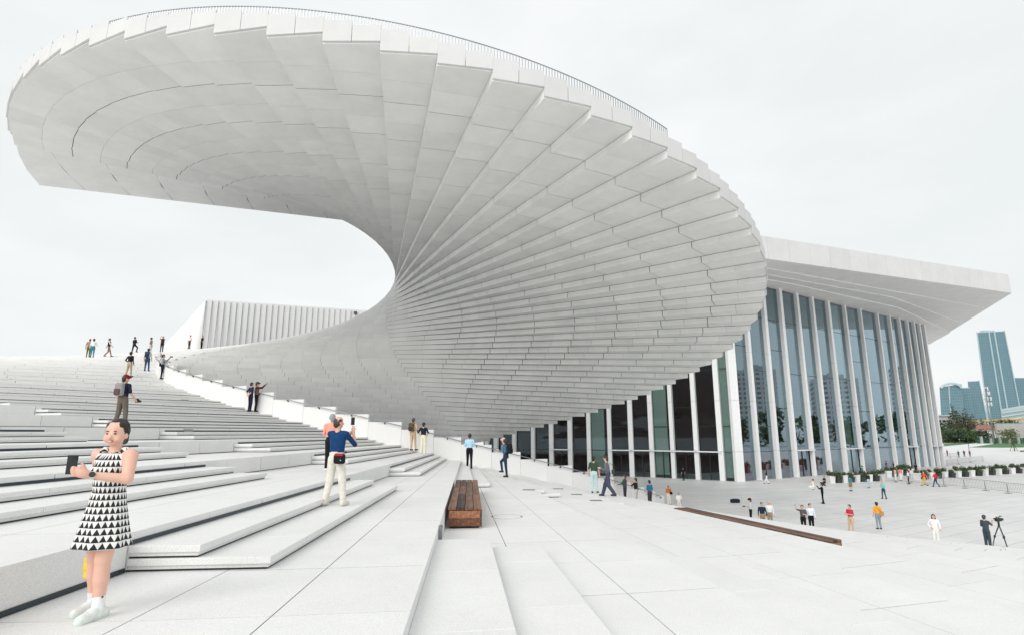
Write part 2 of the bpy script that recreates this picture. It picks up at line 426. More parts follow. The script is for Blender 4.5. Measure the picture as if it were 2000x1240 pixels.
# ---- glass hall
WHITE = mat('white_column', (.86, .87, .87), .45, noise=.04, nscale=3)
def glass(name, tint, dark, ior):
    m = bpy.data.materials.new(name); m.use_nodes = True; t = m.node_tree; t.nodes.clear(); L = t.links.new
    o = t.nodes.new('ShaderNodeOutputMaterial'); mixs = t.nodes.new('ShaderNodeMixShader'); lw = t.nodes.new('ShaderNodeLayerWeight'); lw.inputs[0].default_value = .5
    pw = t.nodes.new('ShaderNodeMath'); pw.operation = 'POWER'; pw.inputs[1].default_value = 2.0; L(lw.outputs['Facing'], pw.inputs[0])
    fr = t.nodes.new('ShaderNodeMath'); fr.operation = 'MULTIPLY_ADD'; fr.inputs[1].default_value = ior; fr.inputs[2].default_value = .03; fr.use_clamp = True; L(pw.outputs[0], fr.inputs[0])
    gl = t.nodes.new('ShaderNodeBsdfGlossy'); gl.inputs['Roughness'].default_value = .015; gl.inputs['Color'].default_value = (*tint, 1)
    tr = t.nodes.new('ShaderNodeBsdfTransparent'); tr.inputs['Color'].default_value = (*dark, 1)
    n = t.nodes.new('ShaderNodeTexNoise'); n.inputs['Scale'].default_value = .5; bp = t.nodes.new('ShaderNodeBump'); bp.inputs['Strength'].default_value = .02; bp.inputs['Distance'].default_value = .05
    L(n.outputs['Fac'], bp.inputs['Height']); L(bp.outputs[0], gl.inputs['Normal'])
    L(fr.outputs[0], mixs.inputs[0]); L(tr.outputs[0], mixs.inputs[1]); L(gl.outputs[0], mixs.inputs[2]); L(mixs.outputs[0], o.inputs[0])
    MATS[name] = m; return m
GLS = glass('hall_glass', (.64, .81, .92), (.70, .76, .75), 1.1)
GFIN = mat('green_glass_fin', (.20, .33, .32), .15, spec=.8)
RED = mat('dark_red_wall', (.10, .02, .02), .6, noise=.25, nscale=.5)
BLACKF = mat('black_frame', (.015, .017, .02), .4)
hall = empty('glass_hall', 'tall glass hall with slender white columns behind the fan roof', 'building')
CORN = np.array([28.8, 74.2]); RDIR = np.array([.829, .559]); RDIR /= np.hypot(*RDIR)
LEFT = [CORN, np.array([19.8, 81.0]), np.array([-16.0, 94.5])]
def on_line(px, a, b):
    """plan point where the sight line in column px of the photograph meets the wall a-b at plaza level"""
    lo, hi = 0., 1.
    def px_of(q):
        x, y, z = q[0], q[1], GZ - CAMZ; return CX + F_PX * x / (y * CP + z * SP)
    s = px_of(a) - px
    for _ in range(40):
        mm = (lo + hi) / 2; v = px_of(a + (b - a) * mm) - px
        if (v > 0) == (s > 0): lo = mm
        else: hi = mm
    return a + (b - a) * lo
cols = []
for px in (952, 970, 1006, 1043, 1079, 1116, 1153, 1194, 1236, 1277):
    cols.append(on_line(px, LEFT[1], LEFT[2]))
for px in (1319, 1366, 1414): cols.append(on_line(px, LEFT[0], LEFT[1]))
cols.sort(key=lambda q: q[0]); cols.append(CORN)
REND = CORN + RDIR * 64
for px in (1480, 1518, 1553, 1587, 1618, 1650, 1683, 1714, 1748, 1772, 1791, 1807, 1820, 1831, 1840): cols.append(on_line(px, CORN, REND))
HT = 22.25
NC = len(cols)
for i, q in enumerate(cols):
    d_ = cols[min(i + 1, NC - 1)] - cols[max(i - 1, 0)]; rz = math.atan2(d_[1], d_[0])
    n_ = np.array([d_[1], -d_[0]]) / np.hypot(*d_)
    w = 1.15 if i == 13 else (.60 + .06 * math.sin(i * 1.7)) * (1 if i < 20 else .72)
    c = q + n_ * .25
    m = MB()
    zs = [GZ, GZ + 3.7, GZ + 10.2, GZ + 16.8, GZ + 22.4, HT]
    for z0, z1 in zip(zs[:-1], zs[1:]): m.box((c[0], c[1], (z0 + z1) / 2), (w, .55, z1 - z0 - .03), rz)
    m.build('column', [WHITE], hall)
    f = q - n_ * .35; m = MB(); m.box((f[0], f[1], (GZ + HT) / 2), (.10, .5, HT - GZ - .02), rz); m.build('glass_fin', [GFIN], hall)
random.seed(11)
door_bays = {4, 7, 8, 9, 10, 11, 16, 19, 23, 26, 27}
for i in range(NC - 1):
    a, b = cols[i], cols[i + 1]; d_ = b - a; L_ = np.hypot(*d_); d_ = d_ / L_; n_ = np.array([d_[1], -d_[0]]); rz = math.atan2(d_[1], d_[0]); c = (a + b) / 2
    off = random.choice((0, 3.2)); zs = [GZ + .02, GZ + 3.6, GZ + 6.9 + off * .8, GZ + 14.4 + off, GZ + 22.0, HT]
    for z0, z1 in zip(zs[:-1], zs[1:]):
        m = MB(); m.box((c[0], c[1], (z0 + z1) / 2), (L_ - .1, .03, z1 - z0 - .05), rz); m.build('pane', [GLS], hall)
    for z in zs[1:-1]:
        m = MB(); m.box((c[0], c[1], z), (L_ - .1, .06, .07), rz); m.build('mullion', [BLACKF], hall)
    if i in door_bays:
        m = MB(); q = c + n_ * .35; m.box((q[0], q[1], GZ + 3.62), (L_ + .2, .9, .13), rz); m.build('door_canopy', [WHITE], hall)
        for s in (-.48, 0, .48):
            q = c + n_ * .05 + d_ * s * L_ * .9
            m = MB(); m.box((q[0], q[1], GZ + 1.75), (.09, .09, 3.5), rz); m.build('door_frame', [BLACKF], hall)
VEST = mat('red_panel', (.60, .07, .10), .5)
for i in range(13, NC - 1):
    a, b = cols[i], cols[i + 1]; d_ = (b - a); L_ = np.hypot(*d_); d_ /= L_; n_ = np.array([d_[1], -d_[0]]); c = (a + b) / 2 - n_ * .7
    m = MB(); m.box((c[0], c[1], GZ + 1.8), (L_ - .15, .1, 3.4), math.atan2(d_[1], d_[0])); m.build('red_panel', [VEST], hall)
COREM = mat('pale_green_core', (.72, .80, .75), .4)
for i in (6, 9, 12, 19):
    a, b = cols[i], cols[i + 1]; d_ = (b - a); L_ = np.hypot(*d_); d_ /= L_; n_ = np.array([d_[1], -d_[0]]); c = a + (b - a) * .42 - n_ * .25
    m = MB(); m.box((c[0], c[1], (GZ + HT) / 2), (L_ * .62, .12, HT - GZ - .8), math.atan2(d_[1], d_[0])); m.build('stair_core', [COREM], hall)  # stair core behind the pane, one even pale green
# inner wall, ceiling and side walls
inn = [cols[0], LEFT[1], CORN, REND]
inner = [cols[0] + (3, 9), LEFT[1] + (3, 10), CORN + (-1.0, 14), REND + (-3, 12)]
for a, b in zip(inner[:-1], inner[1:]):
    d_ = b - a; c = (a + b) / 2; rz = math.atan2(d_[1], d_[0])
    m = MB(); m.box((c[0], c[1], (GZ + HT) / 2), (np.hypot(*d_), .3, HT - GZ), rz); m.build('inner_wall', [RED], hall)
for a, b in ((cols[0] + (-.5, 0), inner[0]), (REND, inner[3])):
    d_ = b - a; c = (a + b) / 2; m = MB(); m.box((c[0], c[1], (GZ + HT) / 2), (np.hypot(*d_), .3, HT - GZ), math.atan2(d_[1], d_[0])); m.build('side_wall', [RED], hall)
m = MB(); m.prism([tuple(q) for q in (cols[0], LEFT[1], CORN, REND)] + [tuple(q) for q in inner[::-1]], HT - .35, HT - .05, 0, .5); m.build('ceiling', [RED], hall)
# ---- hall roof with stepped soffit
hroof = empty('hall_roof', 'flat white overhanging roof with stepped soffit on the glass hall', 'roof')
front = [(22, 63.7), (65.3, 80.4), (77.6, 85.1)]
lay = [([(22, 63.7), (65.3, 80.4), (77.6, 85.1), (102.5, 136.8), (60, 165), (-20, 130), (4, 92)], 22.6, 25.45),
       ([(24, 66.3), (33.1, 71.0), (81.7, 95.2), (99.2, 131), (60, 160), (-18, 125), (4, 92)], 22.48, 22.62),
       ([(25, 68.6), (33, 73.0), (60.4, 87.0), (88.3, 108.6), (98.0, 128), (60, 155), (-18, 120), (4, 92)], 22.36, 22.49),
       ([(26, 71), (40, 78.2), (66, 94), (93.2, 118), (97.0, 126), (60, 150), (-18, 118), (4, 92)], 22.24, 22.37)]
for pl, z0, z1 in lay:
    m = MB(); m.prism(pl, z0, z1, 0, random.random()); m.build('roof_slab', [ROOFST], hroof)
ROOFW = FASC
for a, b in zip(front[:-1], front[1:]):
    a, b = np.array(a), np.array(b); d_ = b - a; L_ = np.hypot(*d_); d_ /= L_; n_ = np.array([d_[1], -d_[0]]); nn = max(1, round(L_ / 3.6))
    for j in range(nn):
        c = a + d_ * L_ * (j + .5) / nn + n_ * .05
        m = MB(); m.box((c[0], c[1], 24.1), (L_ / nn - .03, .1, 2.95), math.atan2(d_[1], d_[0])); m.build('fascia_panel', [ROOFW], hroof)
a, b = np.array(front[-1]), np.array((102.5, 136.8)); d_ = b - a; L_ = np.hypot(*d_); d_ /= L_; n_ = np.array([d_[1], -d_[0]])
for j in range(14):
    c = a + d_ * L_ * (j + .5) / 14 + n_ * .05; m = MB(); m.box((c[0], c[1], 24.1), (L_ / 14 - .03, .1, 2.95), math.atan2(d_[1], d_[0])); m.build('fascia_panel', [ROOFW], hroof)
# ---- ribbed white stage tower behind the spiral
tw = empty('ribbed_block', 'white ribbed block with slanted left side rising behind the stairs', 'building')
A = np.array([-55.4, 99.4, 25.0]); B = np.array([-30.2, 108.2, 25.0]); 
dr = (B - A)[:2] / np.hypot(*(B - A)[:2]); nn_ = np.array([dr[1], -dr[0]])
def ry(px, py, Y):
    r = ray(px, py); t = Y / r[1]; return r * t + np.array([0, 0, CAMZ])
D = ry(384, 668, 99.4); LB = ry(322, 672, 104.0)
Bb = B + np.array([3.0, 1.0, 0]); 
pts = [A, Bb, np.array([Bb[0], Bb[1], D[2] - 6]), np.array([D[0], D[1], D[2]]), np.array([D[0], D[1], D[2] - 6]), LB, LB - (0, 0, 5), A + (0, 22, 0), Bb + (0, 22, 0), LB + (0, 22, 0), LB + (0, 22, -5), Bb + (0, 22, -16)]
import bmesh
bm = bmesh.new(); [bm.verts.new(tuple(p)) for p in pts]; bmesh.ops.convex_hull(bm, input=bm.verts)
me = bpy.data.meshes.new('block_body'); bm.to_mesh(me); bm.free(); me.materials.append(WALLST)
inst(me, 'block_body', (0, 0, 0), parent=tw)
NR = 27; RIBM = mat('rib_grey', (.58, .59, .60), .6)
for j in range(NR):
    t_ = j / (NR - 1) * .985
    top_ = A + (B - A) * t_ + (0, 0, -.25); bot = np.array([top_[0] - (A - D)[0] * 0, top_[1], D[2] - 4])
    sh = (D - A)[:2] * 1.0
    a_ = np.r_[top_[:2] + nn_ * .12, top_[2]]
    b_ = np.r_[top_[:2] + nn_ * .12, D[2] - 3]
    m = MB(); m.bar(a_, b_, .07, .22); m.build('rib', [RIBM], tw)
cc = at(697, 607, 24.2); m = MB(); m.box((B[0] - .4, B[1] - .5, 24.3), (.5, .5, .45)); m.build('camera_housing', [DMETAL], tw)
# ---- far city
TOWER = bpy.data.materials.new('tower_glass'); TOWER.use_nodes = True
_t = TOWER.node_tree; _b = _t.nodes['Principled BSDF']; _L = _t.links.new
_g = _t.nodes.new('ShaderNodeNewGeometry'); _w = _t.nodes.new('ShaderNodeTexBrick'); _w.offset = 0; _w.inputs['Scale'].default_value = 1
_m = _t.nodes.new('ShaderNodeMapping'); _m.inputs['Rotation'].default_value = (R_(90), 0, 0); _L(_g.outputs['Position'], _m.inputs['Vector'])
_w.inputs['Brick Width'].default_value = 3.2; _w.inputs['Row Height'].default_value = 3.9; _w.inputs['Mortar Size'].default_value = .45; _w.inputs['Color1'].default_value = (.10, .185, .225, 1); _w.inputs['Color2'].default_value = (.12, .205, .245, 1); _w.inputs['Mortar'].default_value = (.145, .26, .295, 1)
_L(_m.outputs[0], _w.inputs['Vector']); _L(_w.outputs['Color'], _b.inputs['Base Color']); _b.inputs['Roughness'].default_value = .45
PALEB = mat('pale_blue_trim', (.42, .53, .56), .6)
GREYB = mat('grey_blue_facade', (.40, .46, .47), .7, noise=.1, nscale=.05)
def quad_tower(name, label, pix, Y, depth, mats, strips=(), group=None):
    """tapered tower: pix = left-top, right-top, right-bottom, left-bottom as seen, Y = distance"""
    e = empty(name, label, 'building', group)
    q = [ry(x, y, Y) for x, y in pix]
    q[2][2] = min(q[2][2], GZ); q[3][2] = min(q[3][2], GZ)
    pts = [q[3], q[2], q[1], q[0]]; back = [p_ + depth * np.array([p_[0] / p_[1], 1.0, 0]) for p_ in pts]
    m = MB(); m.poly(pts + back, [[0, 1, 2, 3], [7, 6, 5, 4], [1, 5, 6, 2], [4, 0, 3, 7], [3, 2, 6, 7]], 0); m.build('body', [mats[0]], e)
    for t_, w in strips:
        a_ = q[0] * (1 - t_) + q[1] * t_; b_ = q[3] * (1 - t_) + q[2] * t_
        m = MB(); m.bar(a_ + (0, -.6, 1.5), b_ + (0, -.6, 0), w, 1.2); m.build('trim', [mats[1]], e)
    a_, b_ = q[0], q[1]; m = MB(); m.bar(a_ + (1, .8, .3), b_ + (-1, .8, .3), 1.4, 1.0); m.build('parapet', [mats[1]], e)
    return e, q
e, q = quad_tower('office_tower', 'tall tapering blue glass tower on the skyline at far right', [(1907, 650), (1962, 647), (2001, 842), (1931, 842)], 900, 40, (TOWER, PALEB), ((.43, 1.6), (.62, 1.6), (0.01, 1.2), (.99, 1.2)))
m = MB(); cc = (q[0] * .7 + q[1] * .3); m.box((cc[0] + 9, cc[1] + 6, cc[2] + 2), (18, 8, 4)); m.build('plant_room', [PALEB], e)
quad_tower('office_block', 'low blue glass office block with curved white crest left of the tower', [(1835, 757), (1878, 750), (1886, 842), (1839, 842)], 760, 40, (TOWER, PALEB), ((.4, 1.0),))
quad_tower('office_block', 'plain blue glass block wedged between crested block and tower', [(1878, 758), (1897, 757), (1904, 842), (1884, 842)], 800, 40, (TOWER, PALEB))
quad_tower('office_block', 'blue glass block with pale bands touching the tall tower', [(1890, 745), (1913, 744), (1934, 842), (1900, 842)], 850, 40, (TOWER, PALEB), ((.95, 1.0),))
quad_tower('office_tower', 'dark blue glass slab behind the right side of the tall tower', [(1974, 738), (2010, 738), (2035, 842), (1990, 842)], 980, 40, (TOWER, PALEB))
e, q = quad_tower('stepped_building', 'pale stepped low building at the foot of the tall tower', [(1955, 800), (2030, 788), (2034, 842), (1957, 842)], 600, 40, (GREYB, PALEB))
for j in range(4):
    a_, b_ = ry(1957, 806 + j * 7, 599), ry(2030, 795 + j * 7, 599); m = MB(); m.bar(a_, b_, 1, 1.2); m.build('floor_band', [PALEB], e)
# crest of the low block
mo = MB(); a_ = ry(1838, 757, 758); pts = [ry(1838 + 40 * t_, 757 - 9 * math.sin(math.pi * t_) ** .6, 758) for t_ in np.linspace(0, 1, 12)]; mo.tube(pts, 1.6, 6)
o = mo.build('curved_crest', [PALEB], bpy.data.objects['office_block'])
# ---- buildings to the right of the view, seen mirrored in the glass
APT = bpy.data.materials.new('apartment_facade'); APT.use_nodes = True
_t = APT.node_tree; _b = _t.nodes['Principled BSDF']; _L = _t.links.new
_g = _t.nodes.new('ShaderNodeNewGeometry'); _m = _t.nodes.new('ShaderNodeMapping'); _m.inputs['Rotation'].default_value = (R_(90), 0, R_(90)); _L(_g.outputs['Position'], _m.inputs['Vector'])
_w = _t.nodes.new('ShaderNodeTexBrick'); _w.offset = 0; _w.inputs['Scale'].default_value = 1; _w.inputs['Brick Width'].default_value = 4; _w.inputs['Row Height'].default_value = 3.1; _w.inputs['Mortar Size'].default_value = .8
_w.inputs['Color1'].default_value = (.14, .16, .17, 1); _w.inputs['Color2'].default_value = (.2, .21, .22, 1); _w.inputs['Mortar'].default_value = (.52, .50, .49, 1)
_sx = _t.nodes.new('ShaderNodeSeparateXYZ'); _cx = _t.nodes.new('ShaderNodeCombineXYZ'); _L(_g.outputs['Position'], _sx.inputs[0]); _L(_sx.outputs[1], _cx.inputs[0]); _L(_sx.outputs[2], _cx.inputs[1]); _L(_cx.outputs[0], _w.inputs['Vector'])
_L(_w.outputs['Color'], _b.inputs['Base Color'])
names = ['nearest', 'second', 'third', 'fourth', 'farthest', 'sixth']
for j, (x, y, h_) in enumerate(((300, -60, 38), (330, -14, 44), (345, 36, 36), (360, 84, 46), (375, 132, 40), (390, 182, 48))):
    e = empty('apartment_tower', 'grey apartment tower mirrored in the hall glass, %s of the row' % names[j], 'building', loc=(x, y, GZ))
    m = MB(); m.box((0, 0, h_ / 2), (18, 26, h_)); m.build('body', [APT], e); m = MB(); m.box((0, 0, h_ + 1.5), (8, 12, 3)); m.box((0, 0, h_ + 3.5), (6, 6, 1.2)); m.build('roof_house', [GREYB], e)
# ================================================================ PEOPLE (one continuous surface each, from blended round cones)
def sd_rc(P, a, b, ra, rb, sq):
    a = np.array(a, np.float32); b = np.array(b, np.float32)
    if sq != 1.0:
        cy = (a[1] + b[1]) / 2; P = P.copy(); P[..., 1] = (P[..., 1] - cy) / sq + cy
        a = a.copy(); b = b.copy(); a[1] = (a[1] - cy) / sq + cy; b[1] = (b[1] - cy) / sq + cy
    ba = b - a; l2 = float(ba @ ba) + 1e-9
    pa = P - a; t = np.clip((pa @ ba) / l2, 0, 1)
    d = np.sqrt(((pa - t[..., None] * ba) ** 2).sum(-1)) - (ra + (rb - ra) * t)
    return d * min(1, sq) if sq < 1 else d
def sd_box(P, c, h, r, M):
    q = P - np.array(c, np.float32)
    if M is not None: q = q @ np.array(M, np.float32)
    q = np.abs(q) - (np.array(h, np.float32) - r)
    return np.sqrt((np.maximum(q, 0) ** 2).sum(-1)) + np.minimum(q.max(-1), 0) - r
def sd_cc(P, x, y, z0, z1, r0, r1, sq, wav):
    q = P - np.array((x, y, 0), np.float32); t = np.clip((q[..., 2] - z0) / (z1 - z0), 0, 1)
    an = np.arctan2(q[..., 1] / sq, q[..., 0]); rr = r0 + (r1 - r0) * t
    rr = rr * (1 + wav * (1 - t) * np.sin(an * 7 + 1.0))
    return np.maximum((np.sqrt(q[..., 0] ** 2 + (q[..., 1] / sq) ** 2) - rr) * sq * .95, np.maximum(z0 - q[..., 2], q[..., 2] - z1))
def sdf_mesh(prims, res, name, mats, kk=.018, unit=1.0):
    lo = np.array([1e9] * 3); hi = -lo
    for p in prims:
        if p[0] == 'cc':
            rm = max(p[5], p[6]) * 1.15; lo = np.minimum(lo, (p[1] - rm, p[2] - rm, p[3])); hi = np.maximum(hi, (p[1] + rm, p[2] + rm, p[4]))
        elif p[0] == 'rc':
            for q, r in ((p[1], p[3]), (p[2], p[4])): lo = np.minimum(lo, np.array(q) - r * max(1, p[5])); hi = np.maximum(hi, np.array(q) + r * max(1, p[5]))
        else:
            rr = np.linalg.norm(p[2]) if p[4] is not None else np.array(p[2]); lo = np.minimum(lo, np.array(p[1]) - rr); hi = np.maximum(hi, np.array(p[1]) + rr)
    lo -= 3 * res; hi += 3 * res
    n = np.ceil((hi - lo) / res).astype(int) + 1
    ax = [lo[i] + res * np.arange(n[i]) for i in range(3)]
    D = np.full(n, 1.0, np.float32); MI = np.zeros(n, np.int16); DM = np.full(n, 9., np.float32)
    for p in prims:
        if p[0] == 'cc':
            rm = max(p[5], p[6]) * 1.15; l = np.array((p[1] - rm, p[2] - rm, p[3])); h = np.array((p[1] + rm, p[2] + rm, p[4]))
        elif p[0] == 'rc':
            rm = max(p[3], p[4]) * max(1, p[5]); l = np.minimum(p[1], p[2]) - rm; h = np.maximum(p[1], p[2]) + rm
        else:
            rr = np.linalg.norm(p[2]) if p[4] is not None else np.array(p[2]); l = np.array(p[1]) - rr; h = np.array(p[1]) + rr
        mg = 4 * res + kk
        i0 = np.maximum(np.floor((l - mg - lo) / res).astype(int), 0); i1 = np.minimum(np.ceil((h + mg - lo) / res).astype(int) + 1, n)
        sl = tuple(slice(a, b) for a, b in zip(i0, i1))
        G = np.stack(np.meshgrid(*[ax[i][sl[i]] for i in range(3)], indexing='ij'), -1).astype(np.float32)
        d = sd_rc(G, p[1], p[2], p[3], p[4], p[5]) if p[0] == 'rc' else sd_cc(G, *p[1:9]) if p[0] == 'cc' else sd_box(G, p[1], p[2], p[3], p[4])
        mi = p[6] if p[0] == 'rc' else p[9] if p[0] == 'cc' else p[5]
        cur = D[sl]; h_ = np.clip(.5 + .5 * (cur - d) / kk, 0, 1)
        D[sl] = cur * (1 - h_) + d * h_ - kk * h_ * (1 - h_)
        w = d < DM[sl]; DM[sl] = np.where(w, d, DM[sl]); MI[sl] = np.where(w, mi, MI[sl])
    # surface nets
    S = D < 0
    c = np.zeros(tuple(x - 1 for x in n), np.int8)
    for dx in (0, 1):
        for dy in (0, 1):
            for dz in (0, 1): c += S[dx:n[0] - 1 + dx, dy:n[1] - 1 + dy, dz:n[2] - 1 + dz]
    act = np.argwhere((c > 0) & (c < 8)); idx = -np.ones(c.shape, np.int32); idx[tuple(act.T)] = np.arange(len(act))
    acc = np.zeros((len(act), 3)); cnt = np.zeros(len(act))
    cor = [(x, y, z) for x in (0, 1) for y in (0, 1) for z in (0, 1)]
    for i, a in enumerate(cor):
        for b in cor[i + 1:]:
            if sum(abs(np.array(a) - b)) != 1: continue
            va = D[tuple((act + a).T)]; vb = D[tuple((act + b).T)]
            m = (va < 0) != (vb < 0); t = np.where(m, va / np.where(m, va - vb, 1), 0)
            acc += np.where(m[:, None], np.array(a) + t[:, None] * (np.array(b) - np.array(a)), 0); cnt += m
    V = (act + acc / np.maximum(cnt, 1)[:, None]) * res + lo
    Fs = []; Fm = []
    for axn in range(3):
        e = [0, 0, 0]; e[axn] = 1
        A = S[:n[0] - e[0], :n[1] - e[1], :n[2] - e[2]]; B = S[e[0]:, e[1]:, e[2]:]
        ed = np.argwhere(A != B); o1, o2 = [(1, 2), (2, 0), (0, 1)][axn]
        ok = (ed[:, o1] > 0) & (ed[:, o2] > 0) & (ed[:, o1] < n[o1] - 1) & (ed[:, o2] < n[o2] - 1); ed = ed[ok]
        u = np.zeros(3, int); u[o1] = 1; v = np.zeros(3, int); v[o2] = 1
        q = np.stack([idx[tuple((ed - u - v).T)], idx[tuple((ed - v).T)], idx[tuple(ed.T)], idx[tuple((ed - u).T)]], 1)
        ins = S[tuple(ed.T)]; q = np.where(ins[:, None], q, q[:, ::-1])
        Fs.append(q); Fm.append(np.where(ins, MI[tuple(ed.T)], MI[tuple((ed + e).T)]))
    Fq = np.concatenate(Fs); Fm = np.concatenate(Fm); ok = (Fq >= 0).all(1); Fq = Fq[ok]; Fm = Fm[ok]
    me = bpy.data.meshes.new(name); me.vertices.add(len(V)); me.vertices.foreach_set('co', (V * unit).astype(np.float32).ravel())
    me.loops.add(len(Fq) * 4); me.loops.foreach_set('vertex_index', Fq.astype(np.int32).ravel())
    me.polygons.add(len(Fq)); me.polygons.foreach_set('loop_start', np.arange(0, len(Fq) * 4, 4, dtype=np.int32)); me.polygons.foreach_set('loop_total', np.full(len(Fq), 4, np.int32))
    for m in mats: me.materials.append(m)
    me.polygons.foreach_set('material_index', Fm.astype(np.int32)); me.polygons.foreach_set('use_smooth', np.ones(len(Fq), bool))
    me.update(calc_edges=True); me.validate()
    return me
def cloth(rgb):
    c = lin(rgb); return mat('cloth_%d_%d_%d' % tuple(rgb), c, .85, spec=.2, noise=.20, nscale=11, bump=.8)
SKIN = mat('skin', lin((214, 168, 146)), .5, spec=.35, noise=.05, nscale=9)
def hairm(rgb): return mat('hair_%d_%d_%d' % tuple(rgb), lin(rgb), .45, spec=.5, noise=.25, nscale=60)
def lerp(a, b, t): return tuple(np.array(a) * (1 - t) + np.array(b) * t)
ARMS = {
 'down': ((.235, -.02, 1.12), (.25, .05, .86)), 'up': ((.20, .20, 1.22), (.075, .36, 1.47)), 'high': ((.20, .26, 1.38), (.10, .44, 1.58)),
 'chest': ((.225, .02, 1.11), (.08, .27, 1.16)), 'back': ((.25, -.13, 1.12), (.05, -.17, .95)), 'hip': ((.30, -.06, 1.13), (.17, .06, .97)),
 'fwd': ((.22, .16, 1.14), (.18, .40, 1.10)), 'swing_f': ((.235, .10, 1.13), (.22, .27, .93)), 'swing_b': ((.235, -.14, 1.14), (.25, -.22, .90)), 'wave': ((.33, .10, 1.42), (.38, .18, 1.66)),
 'bag': ((.24, -.02, 1.12), (.24, .10, .88))}
LEGS = {
 'stand': (((.09, .02, .47), (.10, -.01, .075)), ((.09, .01, .47), (.10, -.01, .075))),
 'apart': (((.13, .03, .47), (.18, .02, .075)), ((.12, .0, .47), (.17, -.06, .075))),
 'walk': (((.09, .15, .49), (.09, .27, .08)), ((.09, -.02, .47), (.09, -.28, .11))),
 'climb': (((.10, .30, .66), (.10, .24, .26)), ((.09, -.05, .46), (.09, -.10, .075))),
 'relax': (((.10, .06, .47), (.13, .08, .075)), ((.09, -.01, .47), (.09, -.03, .075)))}
def person(px, py, label, h=1.70, yaw=0, shirt=(40, 45, 60), pants=(40, 40, 45), hair=(28, 26, 26), shoes=(40, 38, 38), sleeve='short', aL='down', aR='down', legs='stand',
           mode='stairs', res=.024, cap=None, longhair=False, skirt=None, lean=0, head_yaw=0, bald=False, group=None, vest=None, pos=None, crouch=0, trouser=1.0, hat=None, fingers=False, skin=None, zfix=None, female=False):
    """pixel of feet (stairs) or of head top (plaza)"""
    s = h / 1.71
    if pos is None:
        if mode == 'stairs': pos = march(px, py)
        else:
            q = at(px, py, GZ + h - crouch * s); pos = np.array([q[0], q[1], GZ])
    if zfix is not None: pos = np.array([pos[0], pos[1], zfix])
    mats = [skin or SKIN, cloth(shirt), cloth(pants), hairm(hair), cloth(shoes), cloth(vest or cap or hat or shirt), cloth(skirt or pants), cloth(cap or hat or shirt)]
    P = []
    rc = lambda a, b, ra, rb, m, sq=1.0: P.append(('rc', tuple(a), tuple(b), ra, rb, sq, m))
    cz = crouch
    def dn(q): return (q[0], q[1], q[2] - cz)
    ln = lean
    def tl(q):  # lean the upper body forward
        f = max(0, q[2] - .9); return (q[0], q[1] + f * math.sin(ln), .9 + f * math.cos(ln) - cz + (q[2] - .9 if q[2] < .9 else 0))
    tm = 1
    # legs
    (kR, aRk), (kL, aLk) = LEGS[legs]
    for sx, kn, an in ((1, kR, aRk), (-1, kL, aLk)):
        hip = (sx * .085, 0, .88 - cz); kn = (sx * kn[0], kn[1] + cz * .85, kn[2] - cz * .25); an = (sx * an[0], an[1], an[2])
        lm = 2 if not skirt else 0
        w = trouser if not skirt else .8
        rc(hip, kn, .092 * (1 if not skirt else .9), .062 * w, lm); rc(kn, an, .060 * w, .048 * w if not skirt else .034, lm)
        if skirt: rc(an, (an[0], an[1], an[2] + .07), .038, .036, 4)
        rc((an[0], an[1] - .035, an[2] - .030), (an[0] * 1.12, an[1] + .15, an[2] - .036), .043, .036, 4)
    # pelvis, torso
    bw = .94 if female else 1.0
    rc((0, 0, .91 - cz), (0, 0, .98 - cz), .150 * bw, .148 * bw, 2 if not skirt else 6, .72)
    rc(tl((0, 0, 1.0)), tl((0, .005, 1.26)), .146 * bw, .166 * bw, tm, .70)
    rc(tl((-.125 * bw, 0, 1.365)), tl((.125 * bw, 0, 1.365)), .064, .064, tm, .95)
    if vest: rc(tl((0, .0, 1.03)), tl((0, 0, 1.30)), .162, .168, 5, .74)
    if skirt:
        P.append(('cc', 0, 0, .50 - cz, .98 - cz, .215, .15, .78, .05, 6))
    # arms
    for sx, ar in ((1, aR), (-1, aL)):
        el, wr = ARMS[ar] if isinstance(ar, str) else ar
        el = tl((sx * el[0], el[1], el[2])); wr = tl((sx * wr[0], wr[1], wr[2])); sh = tl((sx * .178 * bw, 0, 1.365))
        sk = {'long': 2.0, 'short': .75, 'none': 0.0}[sleeve]
        rc(sh, el, .056, .043, 1 if sk >= .75 else 0)
        if sk == .75: rc(lerp(sh, el, .72), el, .044, .040, 0)
        rc(el, wr, .040, .030, 1 if sk == 2.0 else 0)
        d = np.array(wr) - np.array(el); d /= np.linalg.norm(d)
        rc(wr, np.array(wr) + d * .07, .030, .036, 0)
        # five fingers curled round what is held or hanging loose
        side = np.cross(d, (0, 1., .3)); side /= np.linalg.norm(side) + 1e-6; fw = np.cross(side, d)
        for j in range(4):
            b0 = np.array(wr) + d * .085 + side * (j - 1.5) * .019; l_ = (.055, .066, .062, .048)[j]
            b1 = b0 + d * l_ * .6 + fw * .012; rc(b0, b1, .0105, .0095, 0); rc(b1, b1 + d * l_ * .25 + fw * l_ * .55, .0095, .008, 0)
        t0 = np.array(wr) + d * .03 + side * .03 * -sx; rc(t0, t0 + d * .045 + fw * .03 - side * .018 * sx, .012, .0095, 0)
    # neck and head
    hy = R_(head_yaw); ch, sh_ = math.cos(hy), math.sin(hy)
    def hd(q):
        x, y, z = q; return tl((x * ch - y * sh_, x * sh_ + y * ch, z))
    rc(tl((0, -.01, 1.38)), hd((0, .0, 1.50)), .055, .050, 0)
    rc(hd((0, .012, 1.555)), hd((0, .0, 1.615)), .073, .084, 0); rc(hd((0, .035, 1.515)), hd((0, .02, 1.55)), .048, .066, 0)
    rc(hd((0, .088, 1.585)), hd((0, .104, 1.555)), .009, .015, 0)
